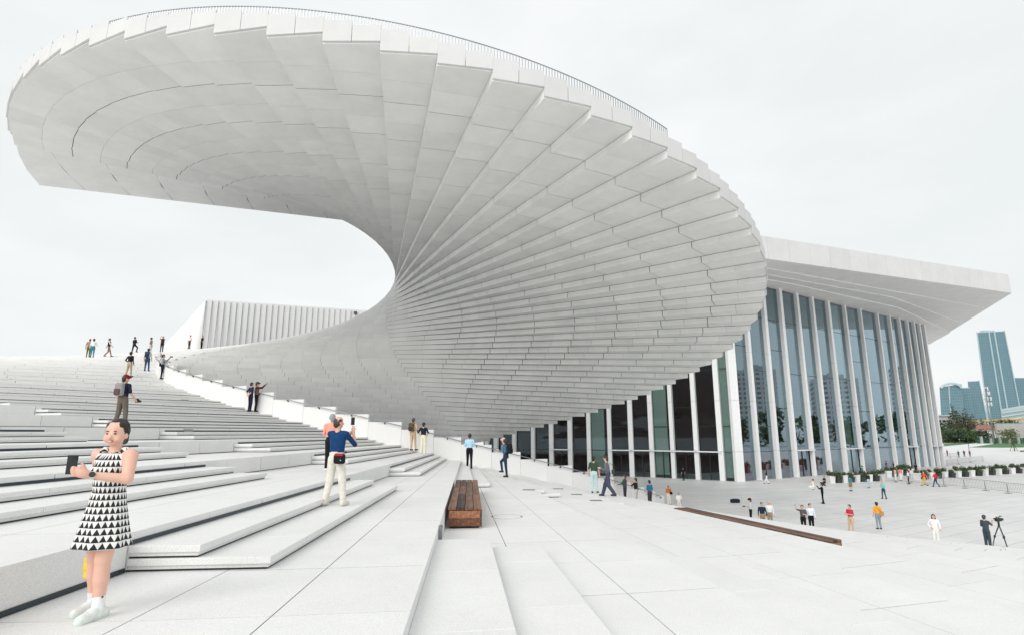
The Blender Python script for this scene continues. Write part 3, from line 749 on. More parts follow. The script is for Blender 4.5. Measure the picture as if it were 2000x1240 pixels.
    for sx in (1, -1): rc(hd((sx * .083, .0, 1.58)), hd((sx * .085, -.005, 1.55)), .017, .012, 0)
    if bald:
        rc(hd((0, -.035, 1.60)), hd((0, -.045, 1.54)), .072, .062, 3)
        for sx in (1, -1): rc(hd((sx * .052, .0, 1.62)), hd((sx * .06, -.03, 1.56)), .040, .034, 3)
    else:
        rc(hd((0, -.012, 1.622)), hd((0, -.028, 1.60)), .092, .090, 3); rc(hd((0, -.04, 1.60)), hd((0, -.055, 1.52)), .078, .056, 3)
        if longhair:
            for sx in (1, 0, -1): rc(hd((sx * .055, -.045 + abs(sx) * .025, 1.60)), hd((sx * .07, -.055 + abs(sx) * .03, 1.40)), .052, .040, 3)
    if cap:
        rc(hd((0, -.005, 1.635)), hd((0, -.01, 1.65)), .100, .088, 7); rc(hd((-.04, .10, 1.645)), hd((.04, .10, 1.645)), .030, .030, 7, 1.0); rc(hd((0, .06, 1.65)), hd((0, .135, 1.635)), .06, .03, 7)
    if hat:
        rc(hd((0, -.005, 1.64)), hd((0, -.01, 1.67)), .098, .082, 7)
        for t in np.linspace(0, 2 * math.pi, 9)[:-1]: rc(hd((.10 * math.cos(t), .10 * math.sin(t), 1.635)), hd((.15 * math.cos(t), .15 * math.sin(t), 1.62)), .03, .02, 7)
    me = sdf_mesh(P, res, 'person', mats, .016, s)
    o = bpy.data.objects.new('person', me); COL.objects.link(o); o.location = pos; o.rotation_euler = (0, 0, R_(yaw)); tag(o, label, 'person', group)
    o['hscale'] = s
    return o
def loc(o, q):
    """local body point (metres for a 1.71 m figure) to the world"""
    s = o['hscale']; a = o.rotation_euler[2]; x, y, z = (np.array(q) * s); ca, sa = math.cos(a), math.sin(a)
    return np.array([o.location[0] + x * ca - y * sa, o.location[1] + x * sa + y * ca, o.location[2] + z])
def backpack(o, label, col, col2):
    s = o['hscale']; P = [('box', (0, 0, .02), (.15, .085, .21), .06, None, 0), ('box', (0, -.085, -.06), (.115, .035, .10), .03, None, 1), ('rc', (-.09, -.01, .20), (.09, -.01, .20), .05, .05, 1.0, 0)]
    e = empty('backpack', label, 'backpack', loc=loc(o, (0, -.19, 1.20)), rz=o.rotation_euler[2]); 
    inst(sdf_mesh(P, .016, 'pack_body', [cloth(col), cloth(col2)], .012), 'pack_body', (0, 0, 0), parent=e)
    for sx in (-1, 1):
        m = MB(); m.tube([(sx * .10, .06, .20), (sx * .12, .14, .24), (sx * .13, .29, .16), (sx * .13, .30, .0), (sx * .13, .20, -.12), (sx * .12, .06, -.16)], .017, 6); m.build('strap', [cloth(col2)], e, smooth=True)
    return e
def phone(o, q, label, rz=0, col=(25, 28, 34), scr=None, tilt=0):
    p = loc(o, q); e = empty('phone', label, 'phone', loc=p, rz=o.rotation_euler[2] + rz)
    m = MB(); m.box((0, 0, 0), (.075, .009, .155)); m.build('phone_body', [mat('phone_shell', lin(col), .25, spec=.6)], e)
    m = MB(); m.box((0, -.0056, 0), (.068, .002, .146)); m.build('screen', [mat('phone_screen', (.02, .025, .03), .1, spec=.7)], e)
    m = MB(); m.box((-.018, .006, .055), (.03, .004, .03)); m.build('lens_plate', [mat('phone_lens', (.01, .01, .012), .15)], e)
    return e
def camera_prop(o, q, label, col=(22, 22, 24)):
    p = loc(o, q); e = empty('camera', label, 'camera', loc=p, rz=o.rotation_euler[2]); c = mat('camera_black', lin(col), .4)
    m = MB(); m.box((0, 0, 0), (.13, .06, .09)); m.box((0, 0, .055), (.05, .05, .03)); m.build('camera_body', [c], e)
    m = MB(); m.tube([(0, .03, 0), (0, .13, 0)], [.035, .04], 10); m.build('lens', [c], e, smooth=True); return e
def shoulder_bag(o, q, label, col, size=(.13, .06, .10), col2=None, strap=True):
    p = loc(o, q); e = empty('shoulder_bag', label, 'bag', loc=p, rz=o.rotation_euler[2])
    P = [('box', (0, 0, 0), size, .035, None, 0), ('box', (0, -.02, size[2] * .75), (size[0] * .9, size[1] * .85, size[2] * .3), .02, None, 1)]
    inst(sdf_mesh(P, .012, 'bag_body', [cloth(col), cloth(col2 or col)], .008), 'bag_body', (0, 0, 0), parent=e)
    if strap:
        w = np.array(loc(o, (-np.sign(q[0]) * .10, -.10, 1.40))) - p; a = -o.rotation_euler[2]; ca, sa = math.cos(a), math.sin(a); w = (w[0] * ca - w[1] * sa, w[0] * sa + w[1] * ca, w[2])
        m = MB(); m.tube([(0, -.04, size[2]), (w[0] * .5, min(w[1], -.04) - .06, w[2] * .5 + .03), w], .012, 6); m.build('strap', [cloth(col)], e, smooth=True)
    return e
# ---- people on the staircase
mp_ = person(652, 987, 'man in blue polo shirt and cream trousers holding up a phone on the near steps', 1.70, -14, (22, 62, 108), (222, 218, 208), (52, 44, 40), (215, 210, 200), aL=((.20, .20, 1.18), (.0, .34, 1.33)), aR=((.235, .26, 1.15), (.13, .36, 1.40)), legs='apart', bald=True, head_yaw=-38, res=.013, trouser=1.22)
P2 = person(643, 919, 'grey haired person in salmon shirt and black trousers behind the blue polo man', 1.64, 15, (246, 165, 145), (28, 28, 32), (150, 150, 150), (235, 232, 225), sleeve='long', aL='chest', aR='chest', res=.018)
P4 = person(232, 843, 'man in red cap and grey backpack holding a camera low on the stairs', 1.74, -12, (30, 40, 60), (108, 100, 92), (40, 36, 34), (70, 60, 50), cap=(120, 35, 38), aR=((.27, -.02, 1.13), (.30, .16, .92)), legs='apart', res=.016, trouser=1.2, head_yaw=-30)
P5 = person(487, 805, 'person in dark navy shirt with hands behind back beside the capped photographer', 1.66, -35, (38, 50, 72), (28, 34, 52), (58, 50, 48), aL='back', aR='back', res=.02)
P6 = person(498, 806, 'man in maroon jacket and cap raising a phone beside the balustrade', 1.70, -70, (92, 35, 42), (26, 26, 30), (40, 36, 36), sleeve='long', aL='high', aR='high', cap=(72, 62, 66), vest=(120, 98, 84), res=.02)
P7 = person(314, 741, 'photographer in grey shirt with black shoulder bag raising a red camera', 1.70, -60, (150, 154, 160), (26, 26, 30), sleeve='long', aL='up', aR='up', res=.022)
P8 = person(285, 727, 'person in white shirt and blue jeans with a blue backpack near the balustrade', 1.68, 10, (236, 236, 236), (44, 78, 110), sleeve='short', legs='relax', res=.022)
P9 = person(250, 736, 'man in black jacket and beige trousers seen from behind on the stairs', 1.72, -8, (28, 32, 40), (178, 160, 136), sleeve='long', legs='apart', aL='hip', aR='down', res=.022)
P10 = person(260, 691, 'man in black climbing the top of the stairs', 1.72, -15, (30, 32, 38), (26, 26, 30), sleeve='long', aR='chest', aL='chest', legs='climb', res=.024)
P11 = person(292, 694, 'person in brown coat at the top of the stairs beside the balustrade', 1.68, -40, (140, 108, 100), (200, 190, 180), sleeve='long', aL='down', aR='down', res=.024)
P12 = person(315, 688, 'person in black and cream striped top lifting both arms at the stair top', 1.66, 200, (190, 172, 140), (40, 38, 36), sleeve='short', aL='high', aR='high', vest=(60, 52, 48), res=.024)
P13 = person(210, 697, 'man in black vest and tan trousers walking on the skyline of the stairs', 1.70, -60, (225, 225, 225), (150, 122, 104), legs='walk', vest=(32, 34, 38), aR='swing_f', aL='swing_b', res=.024)
P14 = person(171, 698, 'person in olive patterned clothes at the left end of the stair skyline', 1.64, 30, (170, 140, 120), (120, 112, 66), (120, 70, 62), sleeve='long', res=.024)
P15 = person(179, 698, 'person in white shirt and teal trousers standing on the stair skyline', 1.66, 20, (242, 242, 242), (58, 136, 156), sleeve='long', aR='fwd', res=.024)
P16 = person(371, 672, 'person with dark hair half hidden behind the top of the spiral wall', 1.66, 160, (235, 215, 212), (60, 60, 64), pos=ry(371, 664, 66) + (0, 0, -1.05), res=.024)
P17 = person(395, 672, 'person in black half hidden behind the spiral wall near the ribbed block', 1.66, 150, (24, 24, 28), (30, 30, 34), pos=ry(395, 664, 68) + (0, 0, -1.1), res=.024)
P18 = person(806, 881, 'man in beige clothes with olive backpack by the balustrade', 1.72, -30, (206, 180, 152), (196, 172, 140), (70, 56, 46), (40, 40, 46), aR='chest', aL='down', sleeve='long', legs='relax', res=.018)
P19 = person(826, 885, 'woman in navy top and wide cream trousers leaning at the balustrade', 1.62, -12, (30, 36, 52), (226, 222, 200), (22, 20, 22), (235, 232, 226), aR='hip', aL='hip', trouser=1.35, female=True, res=.018)
P20 = person(920, 905, 'man in light blue shirt and black trousers standing on the landing', 1.74, 0, pos=np.array([-2.15, 29.3, ground(-2.15, 29.3)]), shirt=(176, 214, 236), pants=(24, 24, 28), hair=(48, 40, 38), sleeve='long', aL='chest', aR='chest', res=.018)
P21 = person(988, 931, 'man in denim jacket and pink cap walking up to the left', 1.70, 62, (92, 128, 156), (38, 58, 74), (60, 54, 52), (70, 45, 40), sleeve='long', cap=(214, 176, 168), legs='climb', aL='chest', aR='fwd', lean=.18, res=.018)
P22 = person(1161, 962, 'person in dark green shirt and pale trousers walking down beside the parapet', 1.68, -20, (58, 78, 66), (190, 214, 218), res=.022, legs='relax')
P23 = person(1189, 969, 'person in loose grey outfit striding up the steps looking at a phone', 1.76, 70, (108, 110, 116), (70, 74, 92), (44, 32, 28), (40, 40, 46), sleeve='long', legs='walk', aL='chest', aR='chest', lean=.12, trouser=1.45, res=.02)
print('ppl stairs')
# ---- people on the plaza
pz = dict(mode='plaza', res=.026)
def on_steps(px, py, h):
    r = ray(px, py); best = min(np.arange(25, 36, .1), key=lambda t: abs(r[2] * t + CAMZ - h - ground(r[0] * t, r[1] * t)))
    q = r * best; return np.array([q[0], q[1], ground(q[0], q[1])])
person(1220, 938, 'man in green sleeves and dark vest filming beside the parapet end', 1.70, 60, (60, 100, 82), (60, 56, 56), (70, 46, 44), sleeve='long', vest=(74, 74, 74), aL='fwd', aR='fwd', pos=on_steps(1220, 938, 1.70), **pz)
person(1242, 950, 'person in black top holding up a phone behind the green sleeved man', 1.66, 50, (38, 34, 36), (200, 196, 190), (48, 40, 36), aL='up', aR='up', pos=on_steps(1242, 950, 1.66), **pz)
person(1269, 965, 'person in blue shirt low at the stair edge', 1.60, 30, (44, 110, 146), (60, 62, 70), pos=on_steps(1269, 965, 1.60), **pz)
P27 = person(1305, 946, 'bald person in orange top with black shoulder bag by the stair edge', 1.68, 10, (214, 128, 74), (235, 230, 222), (150, 120, 110), sleeve='long', bald=True, aL='chest', **pz)
person(1325, 960, 'short person in white shirt beside the orange top', 1.50, 5, (240, 240, 240), (225, 224, 222), (170, 150, 136), **pz)
person(1334, 911, 'person in black standing at the hall doors', 1.70, 20, (24, 26, 30), (26, 28, 32), **pz)
person(1496, 917, 'person in black top and white trousers walking beside the red glass', 1.62, 60, (40, 38, 42), (240, 240, 240), longhair=True, legs='walk', **pz)
P31 = person(1464, 972, 'man in black cap and pale shirt with camera beside the long bench', 1.72, 70, (205, 218, 224), (26, 26, 30), cap=(24, 24, 28), aL='chest', aR='chest', **pz)
person(1487, 980, 'man in dark navy sweater and khaki trousers beside the long bench', 1.68, 160, (34, 46, 66), (150, 132, 110), sleeve='long', **pz)
person(1501, 977, 'man in white shirt behind the navy sweater man', 1.72, 165, (238, 240, 242), (158, 146, 130), (210, 190, 176), sleeve='long', **pz)
person(1566, 985, 'person in charcoal top carrying a white bag and pointing', 1.66, 150, (84, 88, 94), (28, 30, 34), aR='wave', aL='chest', **pz)
person(1581, 982, 'man in white shirt and black trousers next to the charcoal top', 1.74, 170, (232, 238, 246), (24, 26, 32), sleeve='long', legs='relax', **pz)
person(1658, 984, 'man in crimson polo shirt and khaki trousers carrying a white box', 1.74, 110, (200, 62, 84), (206, 180, 150), aL='chest', aR='chest', legs='relax', **pz)
P37 = person(1711, 979, 'person in yellow orange top and grey jeans with a tan bag', 1.70, -5, (236, 166, 44), (140, 150, 160), **pz)
person(1604, 943, 'man in black photographing in the middle of the plaza', 1.72, 60, (28, 30, 36), (28, 28, 32), sleeve='long', aL='up', aR='up', legs='apart', **pz)
person(1587, 934, 'person in white crouching on the plaza with a camera', 1.66, 60, (238, 232, 230), (240, 238, 236), (54, 48, 46), crouch=.5, aL='up', aR='up', **pz)
person(1609, 928, 'person in black crouching beside the first planter', 1.66, 100, (26, 28, 32), (40, 40, 44), crouch=.55, aL='chest', aR='chest', **pz)
person(1723, 938, 'woman in mint jacket and jeans standing by the planters', 1.64, 110, (120, 206, 198), (58, 76, 100), (226, 168, 140), sleeve='long', aL='chest', aR='chest', legs='apart', female=True, **pz)
person(1659, 928, 'woman in teal top and olive skirt in front of the planters', 1.60, 10, (44, 138, 150), (200, 170, 150), skirt=(122, 118, 96), female=True, **pz)
person(1694, 922, 'person in black jacket and pale jeans in front of the planters', 1.68, 15, (38, 42, 50), (176, 192, 208), sleeve='long', legs='relax', **pz)
person(1803, 919, 'person in orange shirt and mustard trousers walking with a black pouch', 1.68, 90, (228, 92, 52), (204, 172, 84), legs='walk', aR='swing_f', aL='swing_b', vest=None, **pz)
person(1825, 920, 'person in red shirt and dark jeans walking right past the barriers', 1.70, 80, (222, 44, 46), (52, 74, 96), (160, 60, 56), legs='walk', aR='swing_f', aL='swing_b', **pz)
P46 = person(1822, 1003, 'woman with long dark hair in white dress and trousers turning on the plaza', 1.66, 150, (244, 238, 236), (240, 238, 236), (34, 26, 26), (225, 210, 205), sleeve='long', longhair=True, legs='relax', aL='swing_f', aR='hip', female=True, **pz)
P47 = person(1921, 1004, 'cameraman in grey overalls filming with a video camera on tripod', 1.74, -72, (66, 82, 90), (62, 74, 82), (72, 66, 62), (26, 28, 32), aL='chest', aR=((.22, .16, 1.2), (.12, .38, 1.36)), trouser=1.25, **pz)
for px, py, lb, c1, c2, yw in ((1747, 913, 'person in pink top at the left of the group by the barriers', (228, 170, 160), (236, 234, 232), 30), (1757, 912, 'person in red and white top in the middle of the barrier group', (224, 130, 120), (238, 238, 238), 10),
        (1772, 917, 'person in white top and black trousers at the right of the barrier group', (240, 240, 240), (60, 62, 66), 60), (1778, 914, 'person in pale grey clothes at the right edge of the barrier group', (214, 218, 226), (200, 206, 214), 40)):
    person(px, py, lb, 1.66, yw, c1, c2, **pz)
for px, py, lb, c1, c2 in ((1730, 899, 'person in black standing against the hall glass, left of a pair', (30, 30, 36), (34, 34, 40)), (1744, 900, 'person in dark blue standing against the hall glass, right of a pair', (40, 52, 78), (36, 38, 46)),
        (1683, 908, 'person in teal sitting behind the planters', (60, 140, 150), (60, 60, 66)), (1849, 877, 'person in red dress far beyond the hall corner', (190, 60, 70), (120, 40, 50)), (1871, 879, 'person in grey far out by the small fence', (90, 96, 104), (60, 62, 66)),
        (1882, 878, 'person in black spreading arms far out on the plaza', (28, 30, 36), (28, 30, 34)), (1893, 878, 'person in dull red far out on the plaza', (150, 70, 78), (50, 46, 50)), (1787, 903, 'person in black behind the planters near the hall corner', (34, 34, 40), (40, 40, 44))):
    person(px, py, lb, 1.68, random.uniform(-60, 200), c1, c2, mode='plaza', res=.034)
print('ppl plaza')
# ---- the woman taking a selfie
DRESS = bpy.data.materials.new('triangle_print'); DRESS.use_nodes = True
_t = DRESS.node_tree; _b = _t.nodes['Principled BSDF']; _L = _t.links.new; _b.inputs['Roughness'].default_value = .8
_uv = _t.nodes.new('ShaderNodeUVMap'); _uv.uv_map = 'print'; _s = _t.nodes.new('ShaderNodeSeparateXYZ'); _L(_uv.outputs[0], _s.inputs[0])
def _mth(op, a, b=None, v=None):
    n = _t.nodes.new('ShaderNodeMath'); n.operation = op; _L(a, n.inputs[0])
    if b is not None: _L(b, n.inputs[1])
    elif v is not None: n.inputs[1].default_value = v
    return n.outputs[0]
_fy = _mth('FRACT', _s.outputs[1]); _fx = _mth('FRACT', _s.outputs[0])
_ab = _mth('ABSOLUTE', _mth('SUBTRACT', _fx, v=.5)); _lim = _mth('MULTIPLY', _mth('SUBTRACT', _mth('MULTIPLY', _fy, v=-1.0), v=-.93), v=.56)
_c = _mth('LESS_THAN', _ab, _lim); _m = _t.nodes.new('ShaderNodeMix'); _m.data_type = 'RGBA'; _L(_c, _m.inputs[0])
_m.inputs[6].default_value = (.78, .78, .76, 1); _m.inputs[7].default_value = (.012, .012, .014, 1); _L(_m.outputs[2], _b.inputs['Base Color'])
WSKIN = mat('woman_skin', lin((226, 180, 160)), .42, spec=.4, noise=.04, nscale=7)
def woman():
    P = []
    rc = lambda a, b, ra, rb, m, sq=1.0: P.append(('rc', tuple(a), tuple(b), ra, rb, sq, m))
    # legs (bare), socks, shoes
    for sx, hip, kn, an, ty in ((1, (.08, 0, .82), (.085, -.03, .46), (.10, -.09, .085), .0), (-1, (-.08, .0, .82), (-.075, .05, .46), (-.085, .05, .085), .0)):
        rc(hip, kn, .085, .064, 0); rc(kn, lerp(kn, an, .42), .058, .060, 0); rc((kn[0], kn[1] - .012, kn[2] - .07), lerp(kn, an, .5), .052, .050, 0); rc(lerp(kn, an, .42), an, .056, .036, 0)
        rc(lerp(kn, an, .66), an, .044, .044, 3); rc(an, (an[0], an[1], an[2] - .02), .045, .045, 3)
        rc((an[0], an[1] - .05, .042), (an[0] * 1.05, an[1] + .06, .05), .042, .044, 4); rc((an[0] * 1.05, an[1] + .06, .048), (an[0] * 1.1, an[1] + .165, .036), .043, .032, 4)
        rc((an[0], an[1] - .07, .018), (an[0] * 1.08, an[1] + .17, .016), .046 * .9, .036, 5, 1.0)
    # dress: bodice and flared skirt
    P.append(('cc', 0, .008, .555, 1.0, .232, .138, .82, .07, 1))
    rc((0, .0, .97), (0, .01, 1.07), .140, .132, 1, .80); rc((0, .012, 1.08), (0, .012, 1.20), .136, .148, 1, .80)
    for sx in (1, -1): rc((sx * .065, .07, 1.19), (sx * .06, .06, 1.22), .070, .060, 1)
    rc((-.11, 0, 1.24), (.11, 0, 1.24), .072, .072, 1, .95); rc((-.10, 0, 1.30), (.10, 0, 1.30), .062, .062, 1, .95)
    for sx in (1, -1): rc((sx * .105, .02, 1.28), (sx * .100, -.005, 1.368), .052, .036, 1)
    # arms
    sh = (-.165, .0, 1.325); el = (-.265, .11, 1.135); wr = (-.065, .285, 1.175)
    rc(sh, el, .060, .045, 0); rc((-.15, 0, 1.32), sh, .055, .058, 0); rc(el, wr, .044, .029, 0)
    sh = (.165, .0, 1.325); el2 = (.225, -.11, 1.09); wr2 = (.13, -.14, .86)
    rc(sh, el2, .056, .043, 0); rc((.15, 0, 1.32), sh, .055, .056, 0); rc(el2, wr2, .041, .028, 0)
    # left hand round the phone
    w = np.array(wr); ph = np.array((-.035, .50, 1.205))
    rc(w, w + (.035, .045, .018), .030, .036, 0); rc(w + (.02, .035, .012), w + (.05, .06, .04), .034, .030, 0)
    base = w + np.array((.055, .065, .03))
    for j, (l_, dz) in enumerate(((.070, .035), (.076, .014), (.070, -.007), (.055, -.026))):
        b0 = base + np.array((-.004, -.004, dz - .004)); b1 = b0 + np.array((.022, .030, .006)) * l_ / .07; b2 = b1 + np.array((.032, -.006, .004)) * l_ / .07
        rc(b0, b1, .0105, .0098, 0); rc(b1, b2, .0098, .0082, 0)
    t0 = w + np.array((.03, .01, .035)); t1 = t0 + np.array((.012, .022, .042)); rc(t0, t1, .0135, .011, 0); rc(t1, t1 + np.array((.012, .012, .022)), .011, .009, 0)
    # right hand holding the bag strap
    w2 = np.array(wr2); rc(w2, w2 + (-.005, .03, -.055), .028, .033, 0)
    for j in range(4):
        b0 = w2 + np.array((-.022 + .015 * j, .035, -.075)); b1 = b0 + np.array((0, .025, -.028)); rc(b0, b1, .0098, .009, 0); rc(b1, b1 + np.array((-.004, -.02, -.02)), .009, .008, 0)
    rc(w2 + (-.03, .02, -.03), w2 + (-.032, .05, -.06), .012, .0095, 0)
    # neck, head
    a = R_(14); ca, sa = math.cos(a), math.sin(a)
    def hd(q):
        x, y, z = q; y2 = y * math.cos(.09) + (z - 1.5) * math.sin(.09) * 1; z2 = 1.5 + (z - 1.5) * math.cos(.09) - y * math.sin(.09); return (x * ca - y2 * sa, x * sa + y2 * ca + .01, z2)
    rc((0, -.005, 1.33), hd((0, -.005, 1.44)), .050, .046, 0)
    rc(hd((0, .010, 1.50)), hd((0, -.005, 1.55)), .074, .081, 0); rc(hd((0, .040, 1.455)), hd((0, .025, 1.50)), .044, .066, 0)
    rc(hd((0, .080, 1.515)), hd((0, .097, 1.487)), .008, .014, 0)
    for sx in (1, -1):
        rc(hd((sx * .045, .055, 1.475)), hd((sx * .04, .05, 1.49)), .030, .030, 0); rc(hd((sx * .080, -.005, 1.51)), hd((sx * .082, -.01, 1.48)), .016, .012, 0)
    rc(hd((0, -.030, 1.568)), hd((0, -.042, 1.54)), .085, .084, 2); rc(hd((0, -.05, 1.52)), hd((0, -.06, 1.46)), .066, .046, 2); rc(hd((0, -.115, 1.475)), hd((0, -.12, 1.44)), .040, .034, 2)
    for sx in (1, -1): rc(hd((sx * .048, .016, 1.588)), hd((sx * .074, -.018, 1.515)), .031, .027, 2)
    mats = [WSKIN, DRESS, hairm((30, 26, 26)), cloth((240, 240, 242)), cloth((232, 236, 232)), cloth((222, 230, 220))]
    me = sdf_mesh(P, .0085, 'person', mats, .014, 1.0)
    uvl = me.uv_layers.new(name='print'); co = np.empty(len(me.vertices) * 3, np.float32); me.vertices.foreach_get('co', co); co = co.reshape(-1, 3)
    li = np.empty(len(me.loops), np.int32); me.loops.foreach_get('vertex_index', li); q = co[li]
    ang = np.arctan2(q[:, 1] / .8, q[:, 0]); fa = ang.reshape(-1, 4); fa = np.where(fa - fa[:, :1] > math.pi, fa - 2 * math.pi, np.where(fa - fa[:, :1] < -math.pi, fa + 2 * math.pi, fa)); ang = fa.ravel()
    uvc = np.stack([ang / (2 * math.pi) * 24, q[:, 2] / .056], 1).astype(np.float32); uvl.data.foreach_set('uv', uvc.ravel())
    pos = at(178, 1203, 0); o = bpy.data.objects.new('person', me); COL.objects.link(o); o.location = (pos[0], pos[1] + .02, 0); o.rotation_euler = (0, 0, R_(170)); o['hscale'] = 1.0
    tag(o, 'smiling woman in black and white triangle print dress taking a selfie', 'person')
    # face details
    def bit(name, q, r, mt, rz=0):
        m = MB(); m.ell((0, 0, 0), r, 10, 6); m.build(name, [mt], o, smooth=True, loc=hd(q))
    EYE = mat('eye_dark', (.02, .015, .012), .2); LIP = mat('lips', lin((196, 84, 76)), .4); TEETH = mat('teeth', (.8, .78, .74), .3); BROW = hairm((38, 30, 28))
    for sx in (1, -1):
        bit('eye', (sx * .031, .076, 1.522), (.016, .010, .0075), EYE); bit('eyebrow', (sx * .034, .079, 1.545), (.019, .008, .0038), BROW)
    bit('lips', (0, .080, 1.457), (.029, .011, .0105), LIP); bit('teeth', (0, .0865, 1.4575), (.020, .006, .0045), TEETH)
    wt = MB(); wt.tube([np.array(wr) * .86 + np.array(el) * .14 + (0, 0, 0), np.array(wr) * .98 + np.array(el) * .02], [.0345, .0335], 14); wt.build('watch_strap', [cloth((225, 222, 214))], o, smooth=True)
    wt = MB(); c = np.array(wr) * .92 + np.array(el) * .08; n_ = np.array((-.5, .75, .3)); n_ /= np.linalg.norm(n_); wt.tube([c + n_ * .030, c + n_ * .042], [.024, .022], 14); wt.build('watch_face', [BLACKF], o)
    for sx, an in ((1, (.10, -.09)), (-1, (-.085, .05))):
        m = MB(); m.ell((0, 0, 0), (.006, .011, .008), 8, 5); m.build('sock_mark', [BLACKF], o, loc=(an[0] + sx * .0 - .043, an[1] + .01, .17))
    return o
wo = woman()
phone(wo, (.03, .375, 1.265), 'dark phone held up by the woman in triangle print dress', rz=R_(28))
bgp = loc(wo, (.15, -.10, .70)); e = empty('yellow_bag', 'small yellow bag hanging on a strap behind the woman', 'bag', loc=(bgp[0], bgp[1], .36), rz=R_(170))
YEL = cloth((246, 208, 70)); inst(sdf_mesh([('box', (0, 0, 0), (.085, .035, .10), .025, None, 0), ('box', (0, .03, .03), (.08, .012, .06), .01, None, 0)], .010, 'bag_body', [YEL], .006), 'bag_body', (0, 0, 0), parent=e)
m = MB()
for sx in (-1, 1): m.tube([(sx * .07, 0, .08), (sx * .05, 0, .25), (sx * .01, -.01, .44)], .008, 6)
m.build('strap', [YEL], e)
# ---- things people carry
phone(mp_, (.06, .44, 1.62), 'black phone on a small gimbal held up by the blue polo man', rz=R_(10))
pp = loc(mp_, (.06, .43, 1.54)); pq = loc(mp_, (.10, .38, 1.42)); m = MB(); m.tube([pq, pp], .011, 8); m.build('gimbal', [METAL], label='pale gimbal stick under the raised black phone', cat='gimbal')
hb = loc(mp_, (.15, -.15, .89)); e = empty('hip_bag', 'black and red hip bag on the belt of the blue polo man', 'bag', loc=hb, rz=mp_.rotation_euler[2])
inst(sdf_mesh([('box', (0, 0, 0), (.115, .055, .095), .045, None, 0), ('box', (0, -.005, .07), (.095, .05, .03), .022, None, 1)], .010, 'bag_body', [cloth((30, 30, 34)), cloth((176, 44, 48))], .006), 'bag_body', (0, 0, 0), parent=e)
LOGO = mat('white_mark', (.75, .75, .75), .5)
for j, r in enumerate((.022, .016, .010)):
    m = MB(); m.tube([(.045 + r * math.cos(t), -.058, -.035 + r * math.sin(t)) for t in np.linspace(0, math.pi / 2, 6)], .0022, 4); m.build('logo_arc', [LOGO], e)
m = MB(); m.bar((-.10, .05, .10), (-.06, .12, .15), .02, .006); m.bar((.10, .05, .10), (.06, .12, .15), .02, .006); m.build('belt_loop', [cloth((30, 30, 34))], e)
backpack(P4, 'grey and brown backpack worn by the man in red cap', (150, 148, 148), (98, 78, 74))
camera_prop(P4, (.31, .25, .86), 'black camera hanging from the hand of the red capped man')
phone(P6, (0, .52, 1.66), 'phone raised by the man in maroon jacket')
shoulder_bag(P7, (-.14, -.14, .98), 'black shoulder bag of the grey shirted photographer', (26, 26, 30))
camera_prop(P7, (0, .42, 1.56), 'red camera raised by the grey shirted photographer', (140, 40, 48))
backpack(P8, 'dark blue backpack worn over a white shirt', (58, 78, 104), (40, 56, 78))
backpack(P18, 'olive backpack worn by the man in beige', (88, 88, 66), (64, 62, 48))
backpack(P21, 'black backpack worn over a denim jacket', (30, 32, 36), (22, 22, 26))
shoulder_bag(P23, (.14, -.20, 1.02), 'grey shoulder bag on the striding person in grey', (70, 70, 76))
shoulder_bag(P27, (.18, -.10, 1.02), 'black shoulder bag across the orange top', (28, 28, 32))
shoulder_bag(P37, (.22, -.06, .98), 'tan shoulder bag on the person in yellow orange', (190, 140, 84), (.13, .06, .13))
camera_prop(P31, (0, .36, 1.16), 'black camera held by the man in black cap')
# video camera on tripod
tp = P47.location; e = empty('video_tripod', 'black tripod in front of the cameraman in grey', 'tripod', loc=(tp[0] + .62, tp[1] - .15, GZ))
for j, a in enumerate((20, 140, 260)):
    m = MB(); m.tube([(0, 0, 1.22), (.25 * math.cos(R_(a)), .25 * math.sin(R_(a)), .62), (.42 * math.cos(R_(a)), .42 * math.sin(R_(a)), .02)], [.03, .026, .018], 8); m.build('leg', [DMETAL], e)
    m = MB(); m.box((.25 * math.cos(R_(a)), .25 * math.sin(R_(a)), .62), (.07, .07, .10)); m.build('leg_clamp', [BLACKF], e)
m = MB(); m.tube([(0, 0, 1.18), (0, 0, 1.40)], .05, 10); m.build('head', [BLACKF], e)
e = empty('video_camera', 'large black video camera mounted on the tripod', 'camera', loc=(tp[0] + .62, tp[1] - .15, GZ + 1.50), rz=R_(-72))
m = MB(); m.box((0, 0, 0), (.14, .34, .17)); m.build('camera_body', [BLACKF], e)
m = MB(); m.tube([(0, .16, 0), (0, .34, 0)], [.06, .07], 12); m.build('lens', [BLACKF], e, smooth=True)
m = MB(); m.bar((0, -.15, .13), (0, .12, .13), .03); m.bar((0, -.12, .08), (0, -.12, .13), .03); m.bar((0, .1, .08), (0, .1, .13), .03); m.build('handle', [BLACKF], e)
m = MB(); m.box((.0, .22, .17), (.10, .06, .06)); m.build('top_light', [METAL], e)
m = MB(); m.box((-.10, -.10, .04), (.05, .14, .06)); m.build('viewfinder', [BLACKF], e)
bp_ = at(1436, 981, GZ); P = [('box', (0, 0, .16), (.42, .18, .16), .09, None, 0), ('box', (0, 0, .30), (.25, .10, .05), .03, None, 0)]
inst(sdf_mesh(P, .03, 'duffel_bag', [cloth((34, 44, 52))], .03), 'duffel_bag', (bp_[0], bp_[1], GZ), .2, label='dark duffel bag lying alone on the plaza', cat='bag')
